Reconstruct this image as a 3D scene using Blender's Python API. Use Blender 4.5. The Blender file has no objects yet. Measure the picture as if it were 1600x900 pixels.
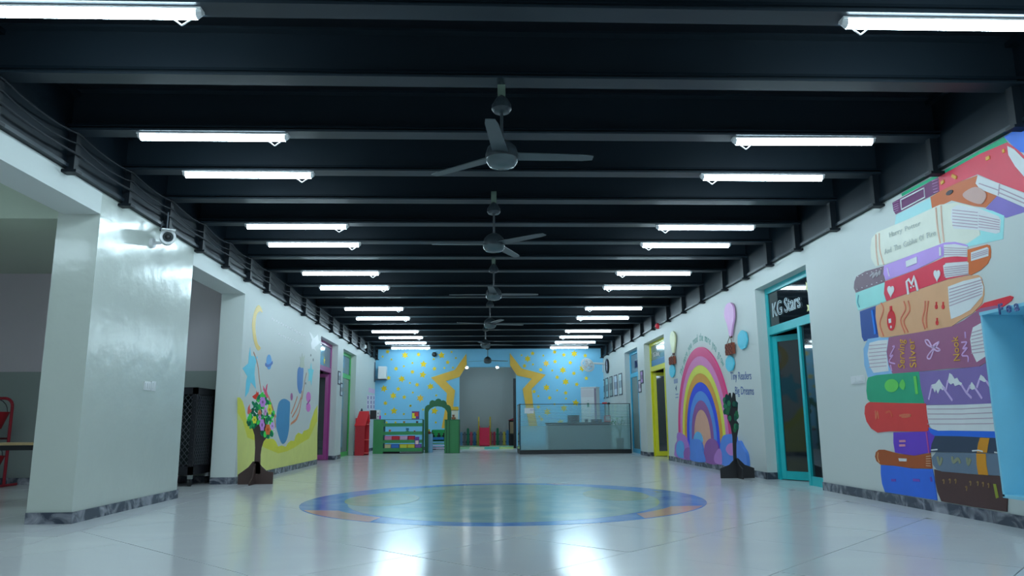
import bpy, bmesh, math, random
from math import sin, cos, pi, radians
from mathutils import Vector, Matrix
random.seed(7)
S = bpy.context.scene
COL = S.collection
# ---------------------------------------------------------------- camera, world, exposure
FPX, PITCH, YAW, ROLL = 1150.14, 0.1825, 0.0419, -0.0086
CAM = Vector((0, 0, 0.85))
fw = Vector((sin(YAW) * cos(PITCH), cos(YAW) * cos(PITCH), sin(PITCH)))
_r = Vector((cos(YAW), -sin(YAW), 0)); _u = _r.cross(fw)
rt = cos(ROLL) * _r + sin(ROLL) * _u
up = -sin(ROLL) * _r + cos(ROLL) * _u
cd = bpy.data.cameras.new('camera'); cam = bpy.data.objects.new('camera', cd); COL.objects.link(cam)
cd.sensor_width = 36; cd.lens = FPX / 1600 * 36; cd.clip_start = 0.05; cd.clip_end = 200
M3 = Matrix((rt, up, -fw)).transposed()
cam.matrix_world = Matrix.Translation(CAM) @ M3.to_4x4()
S.camera = cam
S.view_settings.view_transform = 'Standard'; S.view_settings.look = 'None'
S.view_settings.gamma = 1; S.view_settings.exposure = 0.15
S.cycles.use_denoising = True
S.cycles.max_bounces = 8; S.cycles.diffuse_bounces = 4; S.cycles.glossy_bounces = 4; S.cycles.transmission_bounces = 6
S.cycles.sample_clamp_indirect = 8
w = bpy.data.worlds.new('world'); S.world = w; w.use_nodes = True
w.node_tree.nodes['Background'].inputs[0].default_value = (0.5, 0.75, 1, 1)
w.node_tree.nodes['Background'].inputs[1].default_value = 0.02
TUBE = 33.0                       # emission of the tube diffusers
TUBE_COL = (0.655, 0.88, 1.0)
SPOT = 40.0
# ---------------------------------------------------------------- measured planes (metres)
XL, XR, YB = -3.696, 4.282, 25.9
ZL, ZR = 3.109, 3.138             # where the painted walls stop
ZT = 3.406                        # tubes
ZBEAM = 3.44; ZC = 3.84
def ray(u, v): return fw * FPX + rt * (u - 800) - up * (v - 450)
def px(u, v, x=None, y=None, z=None):
    """measurement helper: the point of a real plane x=, y= or z= seen at (u, v)"""
    d = ray(u, v)
    t = (x - CAM.x) / d.x if x is not None else (y - CAM.y) / d.y if y is not None else (z - CAM.z) / d.z
    return CAM + d * t
# ---------------------------------------------------------------- materials
def lin(c):
    c = c / 255
    return c / 12.92 if c <= 0.04045 else ((c + 0.055) / 1.055) ** 2.4
REF = (0.50, 0.655, 0.70)         # how a perfectly white wall reads in the photograph
def alb(rgb, k=1.0): return tuple(min(0.88, lin(c) / r * k) for c, r in zip(rgb, REF))
MATS = {}
def mat(name, rgb, rough=0.45, metal=0.0, var=0.06, scale=6.0, bump=0.0, k=1.0, raw=None, trans=0, spec=0.5, coat=0, emit=None, estr=0, alpha=None):
    if name in MATS: return MATS[name]
    m = bpy.data.materials.new(name); m.use_nodes = True; nt = m.node_tree; b = nt.nodes['Principled BSDF']
    c = raw if raw else alb(rgb, k)
    tc = nt.nodes.new('ShaderNodeTexCoord'); n = nt.nodes.new('ShaderNodeTexNoise'); n.inputs['Scale'].default_value = scale; n.inputs['Detail'].default_value = 4
    nt.links.new(tc.outputs['Object'], n.inputs['Vector'])
    mx = nt.nodes.new('ShaderNodeMix'); mx.data_type = 'RGBA'
    mx.inputs[6].default_value = (*[x * (1 - var) for x in c], 1); mx.inputs[7].default_value = (*[min(1, x * (1 + var)) for x in c], 1)
    nt.links.new(n.outputs['Fac'], mx.inputs[0]); nt.links.new(mx.outputs[2], b.inputs['Base Color'])
    b.inputs['Roughness'].default_value = rough; b.inputs['Metallic'].default_value = metal
    b.inputs['Specular IOR Level'].default_value = spec
    if trans: b.inputs['Transmission Weight'].default_value = trans
    if coat: b.inputs['Coat Weight'].default_value = coat; b.inputs['Coat Roughness'].default_value = 0.08
    if alpha is not None: b.inputs['Alpha'].default_value = alpha
    if emit: b.inputs['Emission Color'].default_value = (*emit, 1); b.inputs['Emission Strength'].default_value = estr
    if bump:
        bn = nt.nodes.new('ShaderNodeBump'); bn.inputs['Strength'].default_value = bump; bn.inputs['Distance'].default_value = 0.02
        n2 = nt.nodes.new('ShaderNodeTexNoise'); n2.inputs['Scale'].default_value = scale * 1.5; n2.inputs['Detail'].default_value = 3
        nt.links.new(tc.outputs['Object'], n2.inputs['Vector'])
        nt.links.new(n2.outputs['Fac'], bn.inputs['Height']); nt.links.new(bn.outputs['Normal'], b.inputs['Normal'])
    MATS[name] = m; return m
def veined(name, c0, c1, rough, scale=3.0, lo=0.35, hi=0.7, bump=0.0, stretch=(1, 1, 1), spec=0.5):
    m = bpy.data.materials.new(name); m.use_nodes = True; nt = m.node_tree; b = nt.nodes['Principled BSDF']
    g = nt.nodes.new('ShaderNodeNewGeometry'); mp = nt.nodes.new('ShaderNodeMapping'); mp.inputs['Scale'].default_value = stretch
    nt.links.new(g.outputs['Position'], mp.inputs['Vector'])
    n = nt.nodes.new('ShaderNodeTexNoise'); n.inputs['Scale'].default_value = scale; n.inputs['Detail'].default_value = 8; n.inputs['Distortion'].default_value = 1.2
    nt.links.new(mp.outputs[0], n.inputs['Vector'])
    r = nt.nodes.new('ShaderNodeValToRGB'); r.color_ramp.elements[0].position = lo; r.color_ramp.elements[1].position = hi
    r.color_ramp.elements[0].color = (*alb(c0), 1); r.color_ramp.elements[1].color = (*alb(c1), 1)
    nt.links.new(n.outputs['Fac'], r.inputs[0]); nt.links.new(r.outputs[0], b.inputs['Base Color'])
    b.inputs['Roughness'].default_value = rough; b.inputs['Specular IOR Level'].default_value = spec
    if bump:
        bn = nt.nodes.new('ShaderNodeBump'); bn.inputs['Strength'].default_value = bump; bn.inputs['Distance'].default_value = 0.01
        n2 = nt.nodes.new('ShaderNodeTexNoise'); n2.inputs['Scale'].default_value = 1.4
        nt.links.new(g.outputs['Position'], n2.inputs['Vector'])
        nt.links.new(n2.outputs['Fac'], bn.inputs['Height']); nt.links.new(bn.outputs['Normal'], b.inputs['Normal'])
    MATS[name] = m; return m
def P(rgb, rough=0.4, k=1.0):    # a plain paint of the colour seen in the photograph
    return mat('paint_%d_%d_%d_%d_%d' % (*rgb, int(rough * 100), int(k * 100)), rgb, rough + .1, var=0.07, scale=5, k=k, spec=.25)
WALL = mat('wall_paint', (0, 0, 0), 0.50, raw=(0.71, 0.745, 0.715), var=0.02, scale=1.5, bump=0.06, spec=0.22)
PIER = mat('pier_gloss_paint', (0, 0, 0), 0.20, raw=(0.62, 0.66, 0.60), var=0.03, scale=2.5, bump=0.38, spec=0.6)
SIDEW = mat('side_room_paint', (0, 0, 0), 0.45, raw=(0.60, 0.53, 0.57), var=0.04, scale=1.5)
DADO = mat('side_room_dado', (0, 0, 0), 0.35, raw=(0.30, 0.34, 0.32), var=0.05, scale=1.5)
GREENW = mat('pale_green_paint', (0, 0, 0), 0.4, raw=(0.55, 0.62, 0.50), var=0.03, scale=1.5)
BLUEW = mat('sky_blue_paint', (100, 172, 222), 0.55, var=0.10, scale=0.5, k=1.0, spec=.25)
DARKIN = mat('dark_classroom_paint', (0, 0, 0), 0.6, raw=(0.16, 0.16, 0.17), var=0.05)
BLACK = mat('ceiling_black_paint', (0, 0, 0), 0.50, raw=(0.008, 0.012, 0.017), var=0.2, scale=3, bump=0.1, spec=0.2)
BEAM = mat('beam_black_paint', (0, 0, 0), 0.42, raw=(0.016, 0.026, 0.036), var=0.15, scale=2, spec=0.3)
STEEL = mat('side_beam_paint', (0, 0, 0), 0.42, raw=(0.0065, 0.0125, 0.0185), var=0.2, scale=2, spec=0.16)
FLOOR = veined('terrazzo_floor', (172, 193, 202), (192, 209, 214), 0.155, 0.9, 0.3, 0.7, bump=0.02, stretch=(0.7, 1.6, 1), spec=0.44)
GROUT = mat('dark_grout', (60, 75, 85), 0.6)
MARBLE = veined('blue_grey_marble', (45, 58, 72), (135, 152, 165), 0.25, 5.0, 0.45, 0.75)
GLASS = mat('clear_glass', (0, 0, 0), 0.02, raw=(0.85, 0.93, 0.92), var=0, trans=1, spec=0.5)
TINT = mat('green_tinted_glass', (0, 0, 0), 0.02, raw=(0.80, 0.95, 0.94), var=0, trans=1, spec=0.5)
FROST = mat('frosted_film', (0, 0, 0), 0.20, raw=(0.66, 0.88, 0.89), var=0.02, trans=0.76, spec=0.4)
DGLASS = mat('dark_glass', (0, 0, 0), 0.04, raw=(0.012, 0.018, 0.024), var=0, spec=0.8)
GGLASS = mat('grey_green_glass', (0, 0, 0), 0.10, raw=(0.16, 0.24, 0.23), var=0.05, spec=0.8)
BGLASS = mat('blue_film_glass', (0, 0, 0), 0.08, raw=(0.10, 0.22, 0.32), var=0.1, spec=0.8)
WHITE = mat('white_plastic', (0, 0, 0), 0.35, raw=(0.8, 0.8, 0.8), var=0.02)
BLK = mat('black_plastic', (0, 0, 0), 0.4, raw=(0.012, 0.013, 0.015), var=0.1)
METAL = mat('dull_metal', (0, 0, 0), 0.35, raw=(0.45, 0.47, 0.47), metal=0.9)
FANM = mat('fan_grey_enamel', (0, 0, 0), 0.32, raw=(0.03, 0.042, 0.05), var=0.05)
FANB = mat('fan_blade_grey', (0, 0, 0), 0.38, raw=(0.055, 0.075, 0.085), var=0.05)
TUBEM = mat('lit_tube_diffuser', (0, 0, 0), 0.5, raw=(0.8, 0.8, 0.8), var=0, emit=TUBE_COL, estr=TUBE)
SPOTM = mat('lit_spot_lens', (0, 0, 0), 0.5, raw=(0.8, 0.8, 0.8), var=0, emit=(0.85, 1, 1), estr=SPOT)
# ---------------------------------------------------------------- mesh helpers
class MB:
    def __init__(s): s.v = []; s.f = []
    def add(s, vs, fs):
        k = len(s.v); s.v += [Vector(p) for p in vs]; s.f += [[k + i for i in f] for f in fs]; return s
    def box(s, x0, x1, y0, y1, z0, z1):
        return s.add([(x, y, z) for x in (x0, x1) for y in (y0, y1) for z in (z0, z1)],
                     [(0, 1, 3, 2), (4, 6, 7, 5), (0, 4, 5, 1), (2, 3, 7, 6), (0, 2, 6, 4), (1, 5, 7, 3)])
    def obb(s, c, ax, ay, az, hx, hy, hz):
        c = Vector(c); ax, ay, az = Vector(ax).normalized(), Vector(ay).normalized(), Vector(az).normalized()
        return s.add([c + ax * hx * i + ay * hy * j + az * hz * k for i in (-1, 1) for j in (-1, 1) for k in (-1, 1)],
                     [(0, 1, 3, 2), (4, 6, 7, 5), (0, 4, 5, 1), (2, 3, 7, 6), (0, 2, 6, 4), (1, 5, 7, 3)])
    def tube(s, p0, p1, r, n=8, r1=None):
        p0, p1 = Vector(p0), Vector(p1); d = (p1 - p0).normalized(); r1 = r if r1 is None else r1
        a = d.orthogonal().normalized(); b = d.cross(a)
        vs = [p0 + (a * cos(2 * pi * i / n) + b * sin(2 * pi * i / n)) * r for i in range(n)] + [p1 + (a * cos(2 * pi * i / n) + b * sin(2 * pi * i / n)) * r1 for i in range(n)]
        return s.add(vs, [(i, (i + 1) % n, n + (i + 1) % n, n + i) for i in range(n)] + [tuple(range(n))[::-1], tuple(range(n, 2 * n))])
    def path(s, pts, r, n=6):
        pts = [Vector(p) for p in pts]
        for a, b in zip(pts, pts[1:]): s.tube(a, b, r, n)
        return s
    def lathe(s, prof, n=20, c=(0, 0, 0), ax=(0, 0, 1)):   # prof: (r, h)
        c = Vector(c); ax = Vector(ax).normalized(); a = ax.orthogonal().normalized(); b = ax.cross(a); m = len(prof)
        vs = [c + ax * h + (a * cos(2 * pi * i / n) + b * sin(2 * pi * i / n)) * max(r, 1e-4) for i in range(n) for r, h in prof]
        fs = [(i * m + j, ((i + 1) % n) * m + j, ((i + 1) % n) * m + j + 1, i * m + j + 1) for i in range(n) for j in range(m - 1)]
        return s.add(vs, fs)
    def prism(s, front, back):
        n = len(front)
        return s.add(list(front) + list(back), [tuple(range(n)), tuple(range(2 * n - 1, n - 1, -1))] + [(i, n + i, n + (i + 1) % n, (i + 1) % n) for i in range(n)])
    def build(s, name, m, parent=None, smooth=False, local=False, bevel=0):
        off = Vector((0, 0, 0))
        if parent is not None and not local:
            q = parent
            while q is not None: off += q.location; q = q.parent
        me = bpy.data.meshes.new(name); me.from_pydata([v - off for v in s.v], [], s.f)
        b = bmesh.new(); b.from_mesh(me)
        if smooth: bmesh.ops.remove_doubles(b, verts=b.verts, dist=1e-5)
        bmesh.ops.recalc_face_normals(b, faces=b.faces)
        b.to_mesh(me); b.free()
        me.materials.append(m)
        if smooth:
            for p in me.polygons: p.use_smooth = True
            me.set_sharp_from_angle(angle=radians(40))
        o = bpy.data.objects.new(name, me); COL.objects.link(o); o.parent = parent
        if bevel:
            md = o.modifiers.new('bevel', 'BEVEL'); md.width = bevel; md.segments = 2; md.limit_method = 'ANGLE'
        return o
def tag(o, label, cat, group=None):
    o['label'] = label; o['category'] = cat
    if group: o['group'] = group
    return o
def thing(name, label, cat, loc=(0, 0, 0), rz=0, group=None):
    o = bpy.data.objects.new(name, None); COL.objects.link(o); o.location = loc; o.rotation_euler = (0, 0, rz); o.empty_display_size = 0.1
    return tag(o, label, cat, group)
def struct(o): o['kind'] = 'structure'; return o
def sempty(name, loc=(0, 0, 0)):
    o = bpy.data.objects.new(name, None); COL.objects.link(o); o.location = loc; return struct(o)
def BX(name, m, x0, x1, y0, y1, z0, z1, parent=None, bevel=0): return MB().box(x0, x1, y0, y1, z0, z1).build(name, m, parent, bevel=bevel)
def copy_tree(o, parent=None):
    c = o.copy(); COL.objects.link(c); c.parent = parent
    for ch in list(o.children): copy_tree(ch, c)
    return c
def crom(pts, k=4, closed=True):
    n = len(pts); out = []
    rng = range(n) if closed else range(n - 1)
    g = lambda i: pts[i % n] if closed else pts[max(0, min(n - 1, i))]
    for i in rng:
        p0, p1, p2, p3 = g(i - 1), g(i), g(i + 1), g(i + 2)
        for j in range(k):
            t = j / k
            out.append(tuple(0.5 * (2 * b + (c - a) * t + (2 * a - 5 * b + 4 * c - d) * t * t + (-a + 3 * b - 3 * c + d) * t ** 3) for a, b, c, d in zip(p0, p1, p2, p3)))
    if not closed: out.append(tuple(pts[-1]))
    return out
def Z(ox, oy, s, pts): return [(ox + a / s, oy + b / s) for a, b in pts]
# planes of the walls: side -> (point from pixel, inward normal)
def plane(side, off=0.0):
    if side == 'R': return dict(x=XR - off)
    if side == 'L': return dict(x=XL + off)
    return dict(y=YB - off)
NRM = {'R': Vector((-1, 0, 0)), 'L': Vector((1, 0, 0)), 'B': Vector((0, -1, 0))}
def wpoly(name, side, pts, off, m, parent, smooth=0, back=0.0004, label=None):
    if smooth: pts = crom(pts, smooth)
    fr = [px(u, v, **plane(side, off)) for u, v in pts]
    bk = [p - NRM[side] * (off - back) for p in fr]
    o = MB().prism(fr, bk).build(name, m, parent)
    if label: o['label'] = label
    return o
def wstroke(name, side, pts, width, off, m, parent, smooth=4, back=0.0004):
    if smooth: pts = crom(pts, smooth, closed=False)
    P3 = [px(u, v, **plane(side, off)) for u, v in pts]; n = NRM[side]; L = []; R_ = []
    for i, p in enumerate(P3):
        d = (P3[min(i + 1, len(P3) - 1)] - P3[max(i - 1, 0)]).normalized(); s = n.cross(d) * width / 2
        L.append(p + s); R_.append(p - s)
    b = MB()
    for i in range(len(P3) - 1):
        q = [L[i], L[i + 1], R_[i + 1], R_[i]]; b.prism(q, [p - n * (off - back) for p in q])
    return b.build(name, m, parent)
def well(side, cu, cv, ru, rv, n=20, rot=0):
    return [(cu + ru * cos(t) * cos(rot) - rv * sin(t) * sin(rot), cv + ru * cos(t) * sin(rot) + rv * sin(t) * cos(rot)) for t in [2 * pi * i / n for i in range(n)]]
def wtext(name, body, side, u, v, size, m, parent, off=0.008, xs=1.0, rot=0, outline=0, x3=None, align='LEFT', base=None):
    cu = bpy.data.curves.new(name, 'FONT'); cu.body = body; cu.size = size; cu.align_x = align
    if outline: cu.fill_mode = 'NONE'; cu.bevel_depth = outline; cu.bevel_resolution = 1
    else: cu.extrude = 0.0012
    cu.materials.append(m); cu.resolution_u = 3
    o = bpy.data.objects.new(name, cu); COL.objects.link(o)
    pos = base if base is not None else px(u, v, **(x3 or plane(side, off)))
    X = {'R': Vector((0, -1, 0)), 'L': Vector((0, 1, 0)), 'B': Vector((1, 0, 0))}[side]; Yv = Vector((0, 0, 1))
    c, s = cos(rot), sin(rot)
    ax = X * c + Yv * s; ay = -X * s + Yv * c; az = ax.cross(ay)
    mt = Matrix((ax * xs, ay, az)).transposed().to_4x4()
    off3 = Vector((0, 0, 0)); q = parent
    while q is not None: off3 += q.location; q = q.parent
    o.parent = parent; o.matrix_local = Matrix.Translation(pos - off3) @ mt
    return o
def ftext(name, body, side, p0, p1, hpx, m, parent, off=.0108):
    ws = body.split()
    if len(ws) > 1:
        n = sum(len(w_) for w_ in ws) + 1.2 * (len(ws) - 1); k = 0
        for w_ in ws:
            f0, f1 = k / n, (k + len(w_)) / n; k += len(w_) + 1.2
            g_ = lambda f: (p0[0] + (p1[0] - p0[0]) * f, p0[1] + (p1[1] - p0[1]) * f)
            ftext('painted_word', w_, side, g_(f0), g_(f1), hpx, m, parent, off)
        return
    # writing on a wall between two measured baseline points; hpx is the letter height in the photograph
    A, B = px(*p0, **plane(side, off)), px(*p1, **plane(side, off)); X = {'R': Vector((0, -1, 0)), 'L': Vector((0, 1, 0))}[side]
    d = B - A; rot = math.atan2(d.z, d.dot(X)); mid = ((p0[0] + p1[0]) / 2, (p0[1] + p1[1]) / 2)
    H = (px(mid[0], mid[1] - hpx, **plane(side, off)) - px(*mid, **plane(side, off))).length if abs(rot) < 1.2 else (px(mid[0] - hpx, mid[1], **plane(side, off)) - px(*mid, **plane(side, off))).length
    o = wtext(name, body, side, 0, 0, H / .69, m, parent, off=off, rot=rot, base=A)
    bpy.context.view_layer.update(); wd = max(v[0] for v in o.bound_box) - min(v[0] for v in o.bound_box)
    mt = o.matrix_local.copy(); k = d.length / wd
    for i in range(3): mt[i][0] *= k
    o.matrix_local = mt; return o
ORD = ['nearest', 'second', 'third', 'fourth', 'fifth', 'sixth', 'seventh', 'eighth', 'ninth', 'tenth', 'eleventh', 'farthest']
# ================================================================ SETTING
# floor: slab, border strips, diagonal tiles
floor = struct(MB().box(-9.2, 7.9, -4.3, 29.4, -0.12, -0.012).build('floor', GROUT))
def clip(poly, x0, x1, y0, y1):
    for ax, val, sg in ((0, x0, 1), (0, x1, -1), (1, y0, 1), (1, y1, -1)):
        out = []
        for i, p in enumerate(poly):
            q = poly[(i + 1) % len(poly)]; a = sg * (p[ax] - val); b = sg * (q[ax] - val)
            if a >= 0: out.append(p)
            if (a > 0) != (b > 0) and a != b: t = a / (a - b); out.append((p[0] + (q[0] - p[0]) * t, p[1] + (q[1] - p[1]) * t))
        poly = out
        if len(poly) < 3: return []
    return poly
def tile(cx, cy, poly, me=None):
    if me is None:
        b = MB(); b.prism([(x - cx, y - cy, 0) for x, y in poly], [(x - cx, y - cy, -0.011) for x, y in poly])
        o = b.build('floor_tile', FLOOR, floor, local=True)
    else:
        o = bpy.data.objects.new('floor_tile', me); COL.objects.link(o); o.parent = floor
    o.location = (cx, cy, random.uniform(-0.0003, 0.0003))
    o.rotation_euler = (random.gauss(0, 0.0007), random.gauss(0, 0.0007), 0)
    return o
A0, B0, SP, G = -1.90, 5.34, 1.025, 0.004
FX0, FX1, FY0, FY1 = XL + 0.33, XR - 0.33, 1.9, 25.86
shared = None; r2 = math.sqrt(2)
for i in range(-22, 14):
    for j in range(-8, 26):
        a0, b0 = A0 + i * SP + G, B0 + j * SP + G; a1, b1 = a0 + SP - 2 * G, b0 + SP - 2 * G
        poly = [((a + b) / r2, (b - a) / r2) for a, b in ((a0, b0), (a1, b0), (a1, b1), (a0, b1))]
        cx = sum(p[0] for p in poly) / 4; cy = sum(p[1] for p in poly) / 4
        c = clip(poly, FX0 + G, FX1 - G, FY0, FY1)
        if len(c) < 3: continue
        if len(c) == 4 and all(abs(p[0] - q[0]) + abs(p[1] - q[1]) < 1e-6 for p, q in zip(c, poly)):
            o = tile(cx, cy, poly, shared)
            if shared is None: shared = o.data
        else:
            cx2 = sum(p[0] for p in c) / len(c); cy2 = sum(p[1] for p in c) / len(c)
            ar = abs(sum(p[0] * q[1] - p[1] * q[0] for p, q in zip(c, c[1:] + c[:1]))) / 2
            if ar > 0.01: tile(cx2, cy2, c)
def recttile(x0, x1, y0, y1): tile((x0 + x1) / 2, (y0 + y1) / 2, [(x0 + G, y0 + G), (x1 - G, y0 + G), (x1 - G, y1 - G), (x0 + G, y1 - G)])
y = 1.9
while y < 25.8:                                        # straight border strips along both walls
    y1 = min(y + 1.45, 25.86)
    recttile(XL, FX0, y, y1); recttile(FX1, XR + 0.3 if y < 0 else XR, y, y1); y = y1
for ix in range(6):                                    # side room
    for iy in range(10):
        x0 = XL - 0.9 * (ix + 1); y0 = 2.9 + 0.9 * iy
        recttile(x0, x0 + 0.9, y0, min(y0 + 0.9, 11.9))
BX('floor_threshold', FLOOR, XR, 7.6, 9.0, 23.0, -0.011, 0.0, floor); BX('floor_threshold', FLOOR, -7.0, XL, 16.5, 22.5, -0.011, 0.0, floor)
BX('floor_threshold', FLOOR, -9.0, 7.6, -4.2, 1.89, -0.011, 0.0, floor); BX('floor_threshold', FLOOR, -1.6, 2.0, 25.88, 29.2, -0.011, 0.0, floor)
# ceiling, cross beams
struct(BX('ceiling', BLACK, XL - 0.4, XR + 0.4, -4.3, YB + 0.2, ZC, ZC + 0.15))
BEAMY = [-3.3, -2.2, -1.1, 0.0, 1.1, 2.2, 3.25, 4.33, 5.30, 6.38, 7.41, 8.40, 9.43, 10.42, 11.42, 12.45, 13.8, 15.1, 16.4, 17.9, 19.2, 20.5, 21.95, 23.4, 24.6, 25.7]
beam_me = None
for y in BEAMY:
    b = struct(MB().box(XL + .02, XR - .02, -0.085, 0.085, 0, 0.02).box(XL + .02, XR - .02, -0.012, 0.012, 0.02, ZC - ZBEAM).box(XL + .02, XR - .02, -0.085, 0.085, ZC - ZBEAM - .02, ZC - ZBEAM).build('ceiling_beam', BEAM)) if beam_me is None else None
    if b is None: b = bpy.data.objects.new('ceiling_beam', beam_me); COL.objects.link(b); struct(b)
    beam_me = b.data; b.location = (0, y, ZBEAM)
    lip = BX('lip', STEEL, XL + .02, XR - .02, y - 0.105, y - 0.085, ZBEAM + 0.03, ZBEAM + 0.05, b) if y == BEAMY[0] else None
    if lip is None: lip = bpy.data.objects.new('lip', lip_me); COL.objects.link(lip); lip.parent = b
    else: lip_me = lip.data
# long steel side beams over both walls, with lower flange and stiffeners
for side, X, zb, sg in (('left', XL, ZL, 1), ('right', XR, ZR, -1)):
    g = sempty('beam_' + side, (X, 0, zb))
    q = lambda a, b: (min(X + sg * a, X + sg * b), max(X + sg * a, X + sg * b))
    BX('web', STEEL, *q(-0.25, 0.03), -4.2, YB, zb + .002, ZC, g)
    BX('lower_flange', BEAM, *q(0.03, 0.055), -4.2, YB, zb + .003, zb + 0.035, g)
    BX('upper_flange', STEEL, *q(0.03, 0.09), -4.2, YB, ZC - 0.06, ZC - 0.01, g)
    for k, y in enumerate(BEAMY):
        if y < 1: continue
        BX('stiffener', BLACK, *q(0.03, 0.10), y - 0.035, y + 0.035, zb - 0.03, ZBEAM, g)
        BX('bolt_plate', BLACK, *q(0.0, 0.13), y - 0.05, y + 0.05, zb - 0.045, zb - 0.02, g)
# walls -----------------------------------------------------------
DR = {'turquoise': ('R', 9.36, 11.2, 2.89), 'yellow': ('R', 17.1, 19.28, 2.90), 'blue': ('R', 20.12, 21.95, 2.91),
      'purple': ('L', 17.05, 19.1, 2.88), 'green': ('L', 19.86, 21.9, 2.87)}
wr = MB(); y = -4.2
for k in ('turquoise', 'yellow', 'blue'):
    _, y0, y1, zt = DR[k]; wr.box(XR, XR + .30, y, y0, 0, ZR); wr.box(XR, XR + .30, y0, y1, zt, ZR); y = y1
wr.box(XR, XR + .30, y, YB, 0, ZR); WRo = struct(wr.build('wall_right', WALL))
wl_ = MB(); y = 11.5
for k in ('purple', 'green'):
    _, y0, y1, zt = DR[k]; wl_.box(XL - .36, XL, y, y0, 0, ZL); wl_.box(XL - .36, XL, y0, y1, zt, ZL); y = y1
wl_.box(XL - .36, XL, y, YB, 0, ZL)
wl_.box(XL - .36, XL, 9.38, 11.5, 2.885, ZL); wl_.box(XL - .36, XL, -4.2, 7.05, 2.885, ZL)
struct(wl_.build('wall_left', WALL))
pier = struct(BX('pier_left', PIER, XL - .40, XL, 7.05, 9.38, 0, ZL))
struct(MB().box(XL - .45, XR + .3, -4.4, -4.2, 0, ZC).build('wall_rear', WALL))
struct(MB().box(-9.2, XL - .4, -4.4, -4.2, 0, 3.3).box(-9.4, -9.2, -4.4, 12.1, 0, 3.3).build('wall_side_room', SIDEW))
swb = MB().box(-9.2, XL - .36, 11.95, 12.1, 1.72, 3.3); struct(swb.build('wall_side_room_back', SIDEW))
struct(BX('wall_side_room_dado', DADO, -9.2, XL - .36, 11.94, 12.1, 0, 1.72))
struct(BX('ceiling_side_room', GREENW, -9.4, XL - .36, -4.4, 12.1, 3.3, 3.4))
struct(BX('beam_side_room', GREENW, -9.2, XL - .40, 7.05, 7.42, 2.84, 3.3))
struct(MB().box(-9.2, XL - .36, 11.90, 11.94, 0, 0.10).build('baseboard_side_room', MARBLE))
# back wall with doorway and playroom behind it
DX0, DX1, DZ = -0.78, 1.20, 2.82
wb = struct(MB().box(XL - .36, DX0, YB, YB + .15, 0, ZC).box(DX1, XR + .3, YB, YB + .15, 0, ZC).box(DX0, DX1, YB, YB + .15, DZ, ZC).build('wall_back', BLUEW))
NICHE = mat('playroom_grey_paint', (0, 0, 0), 0.45, raw=(0.50, 0.50, 0.47), var=0.03, scale=1)
struct(MB().box(-2.2, 2.6, 29.0, 29.2, 0, 3.4).box(-2.4, -2.2, 26.05, 29.2, 0, 3.4).box(2.6, 2.8, 26.05, 29.2, 0, 3.4).build('wall_playroom', NICHE))
struct(BX('ceiling_playroom', NICHE, -2.4, 2.8, 26.05, 29.2, 3.3, 3.4))
# dark classrooms beyond the doors
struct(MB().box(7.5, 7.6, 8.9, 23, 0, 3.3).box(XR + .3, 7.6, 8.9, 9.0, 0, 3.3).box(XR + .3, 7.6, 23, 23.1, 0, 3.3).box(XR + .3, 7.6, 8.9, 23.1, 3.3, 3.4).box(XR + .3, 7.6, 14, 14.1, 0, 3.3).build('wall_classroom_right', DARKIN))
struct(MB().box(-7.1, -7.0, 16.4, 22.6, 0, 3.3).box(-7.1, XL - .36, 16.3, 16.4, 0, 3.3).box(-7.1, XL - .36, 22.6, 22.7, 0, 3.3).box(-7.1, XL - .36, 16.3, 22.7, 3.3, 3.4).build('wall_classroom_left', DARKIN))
# baseboards in marble pieces
def skirting(name, runs):
    g = sempty(name, (runs[0][0], runs[0][2], 0))
    for x0, x1, y0, y1 in runs:
        L = max(x1 - x0, y1 - y0); n = max(1, round(L / 1.3))
        for i in range(n):
            if y1 - y0 > x1 - x0: BX('marble_piece', MARBLE, x0, x1, y0 + L * i / n + .001, y0 + L * (i + 1) / n - .001, 0, 0.10, g)
            else: BX('marble_piece', MARBLE, x0 + L * i / n + .001, x0 + L * (i + 1) / n - .001, y0, y1, 0, 0.10, g)
t = 0.014
skirting('baseboard_right', [(XR - t, XR, 1.9, 9.36), (XR - t, XR, 11.2, 17.1), (XR - t, XR, 19.28, 20.12), (XR - t, XR, 21.95, YB), (XR, XR + .15, 11.186, 11.2), (XR, XR + .15, 19.266, 19.28)])
skirting('baseboard_left', [(XL, XL + t, 7.036, 9.394), (XL - .40, XL + t, 7.036, 7.05), (XL, XL + t, 11.486, 17.05), (XL - .36, XL, 11.486, 11.5), (XL, XL + t, 19.1, 19.86), (XL, XL + t, 21.9, YB), (XL - .15, XL, 19.086, 19.1)])
skirting('baseboard_back', [(XL, DX0, YB - t, YB), (DX1, XR, YB - t, YB)])
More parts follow.
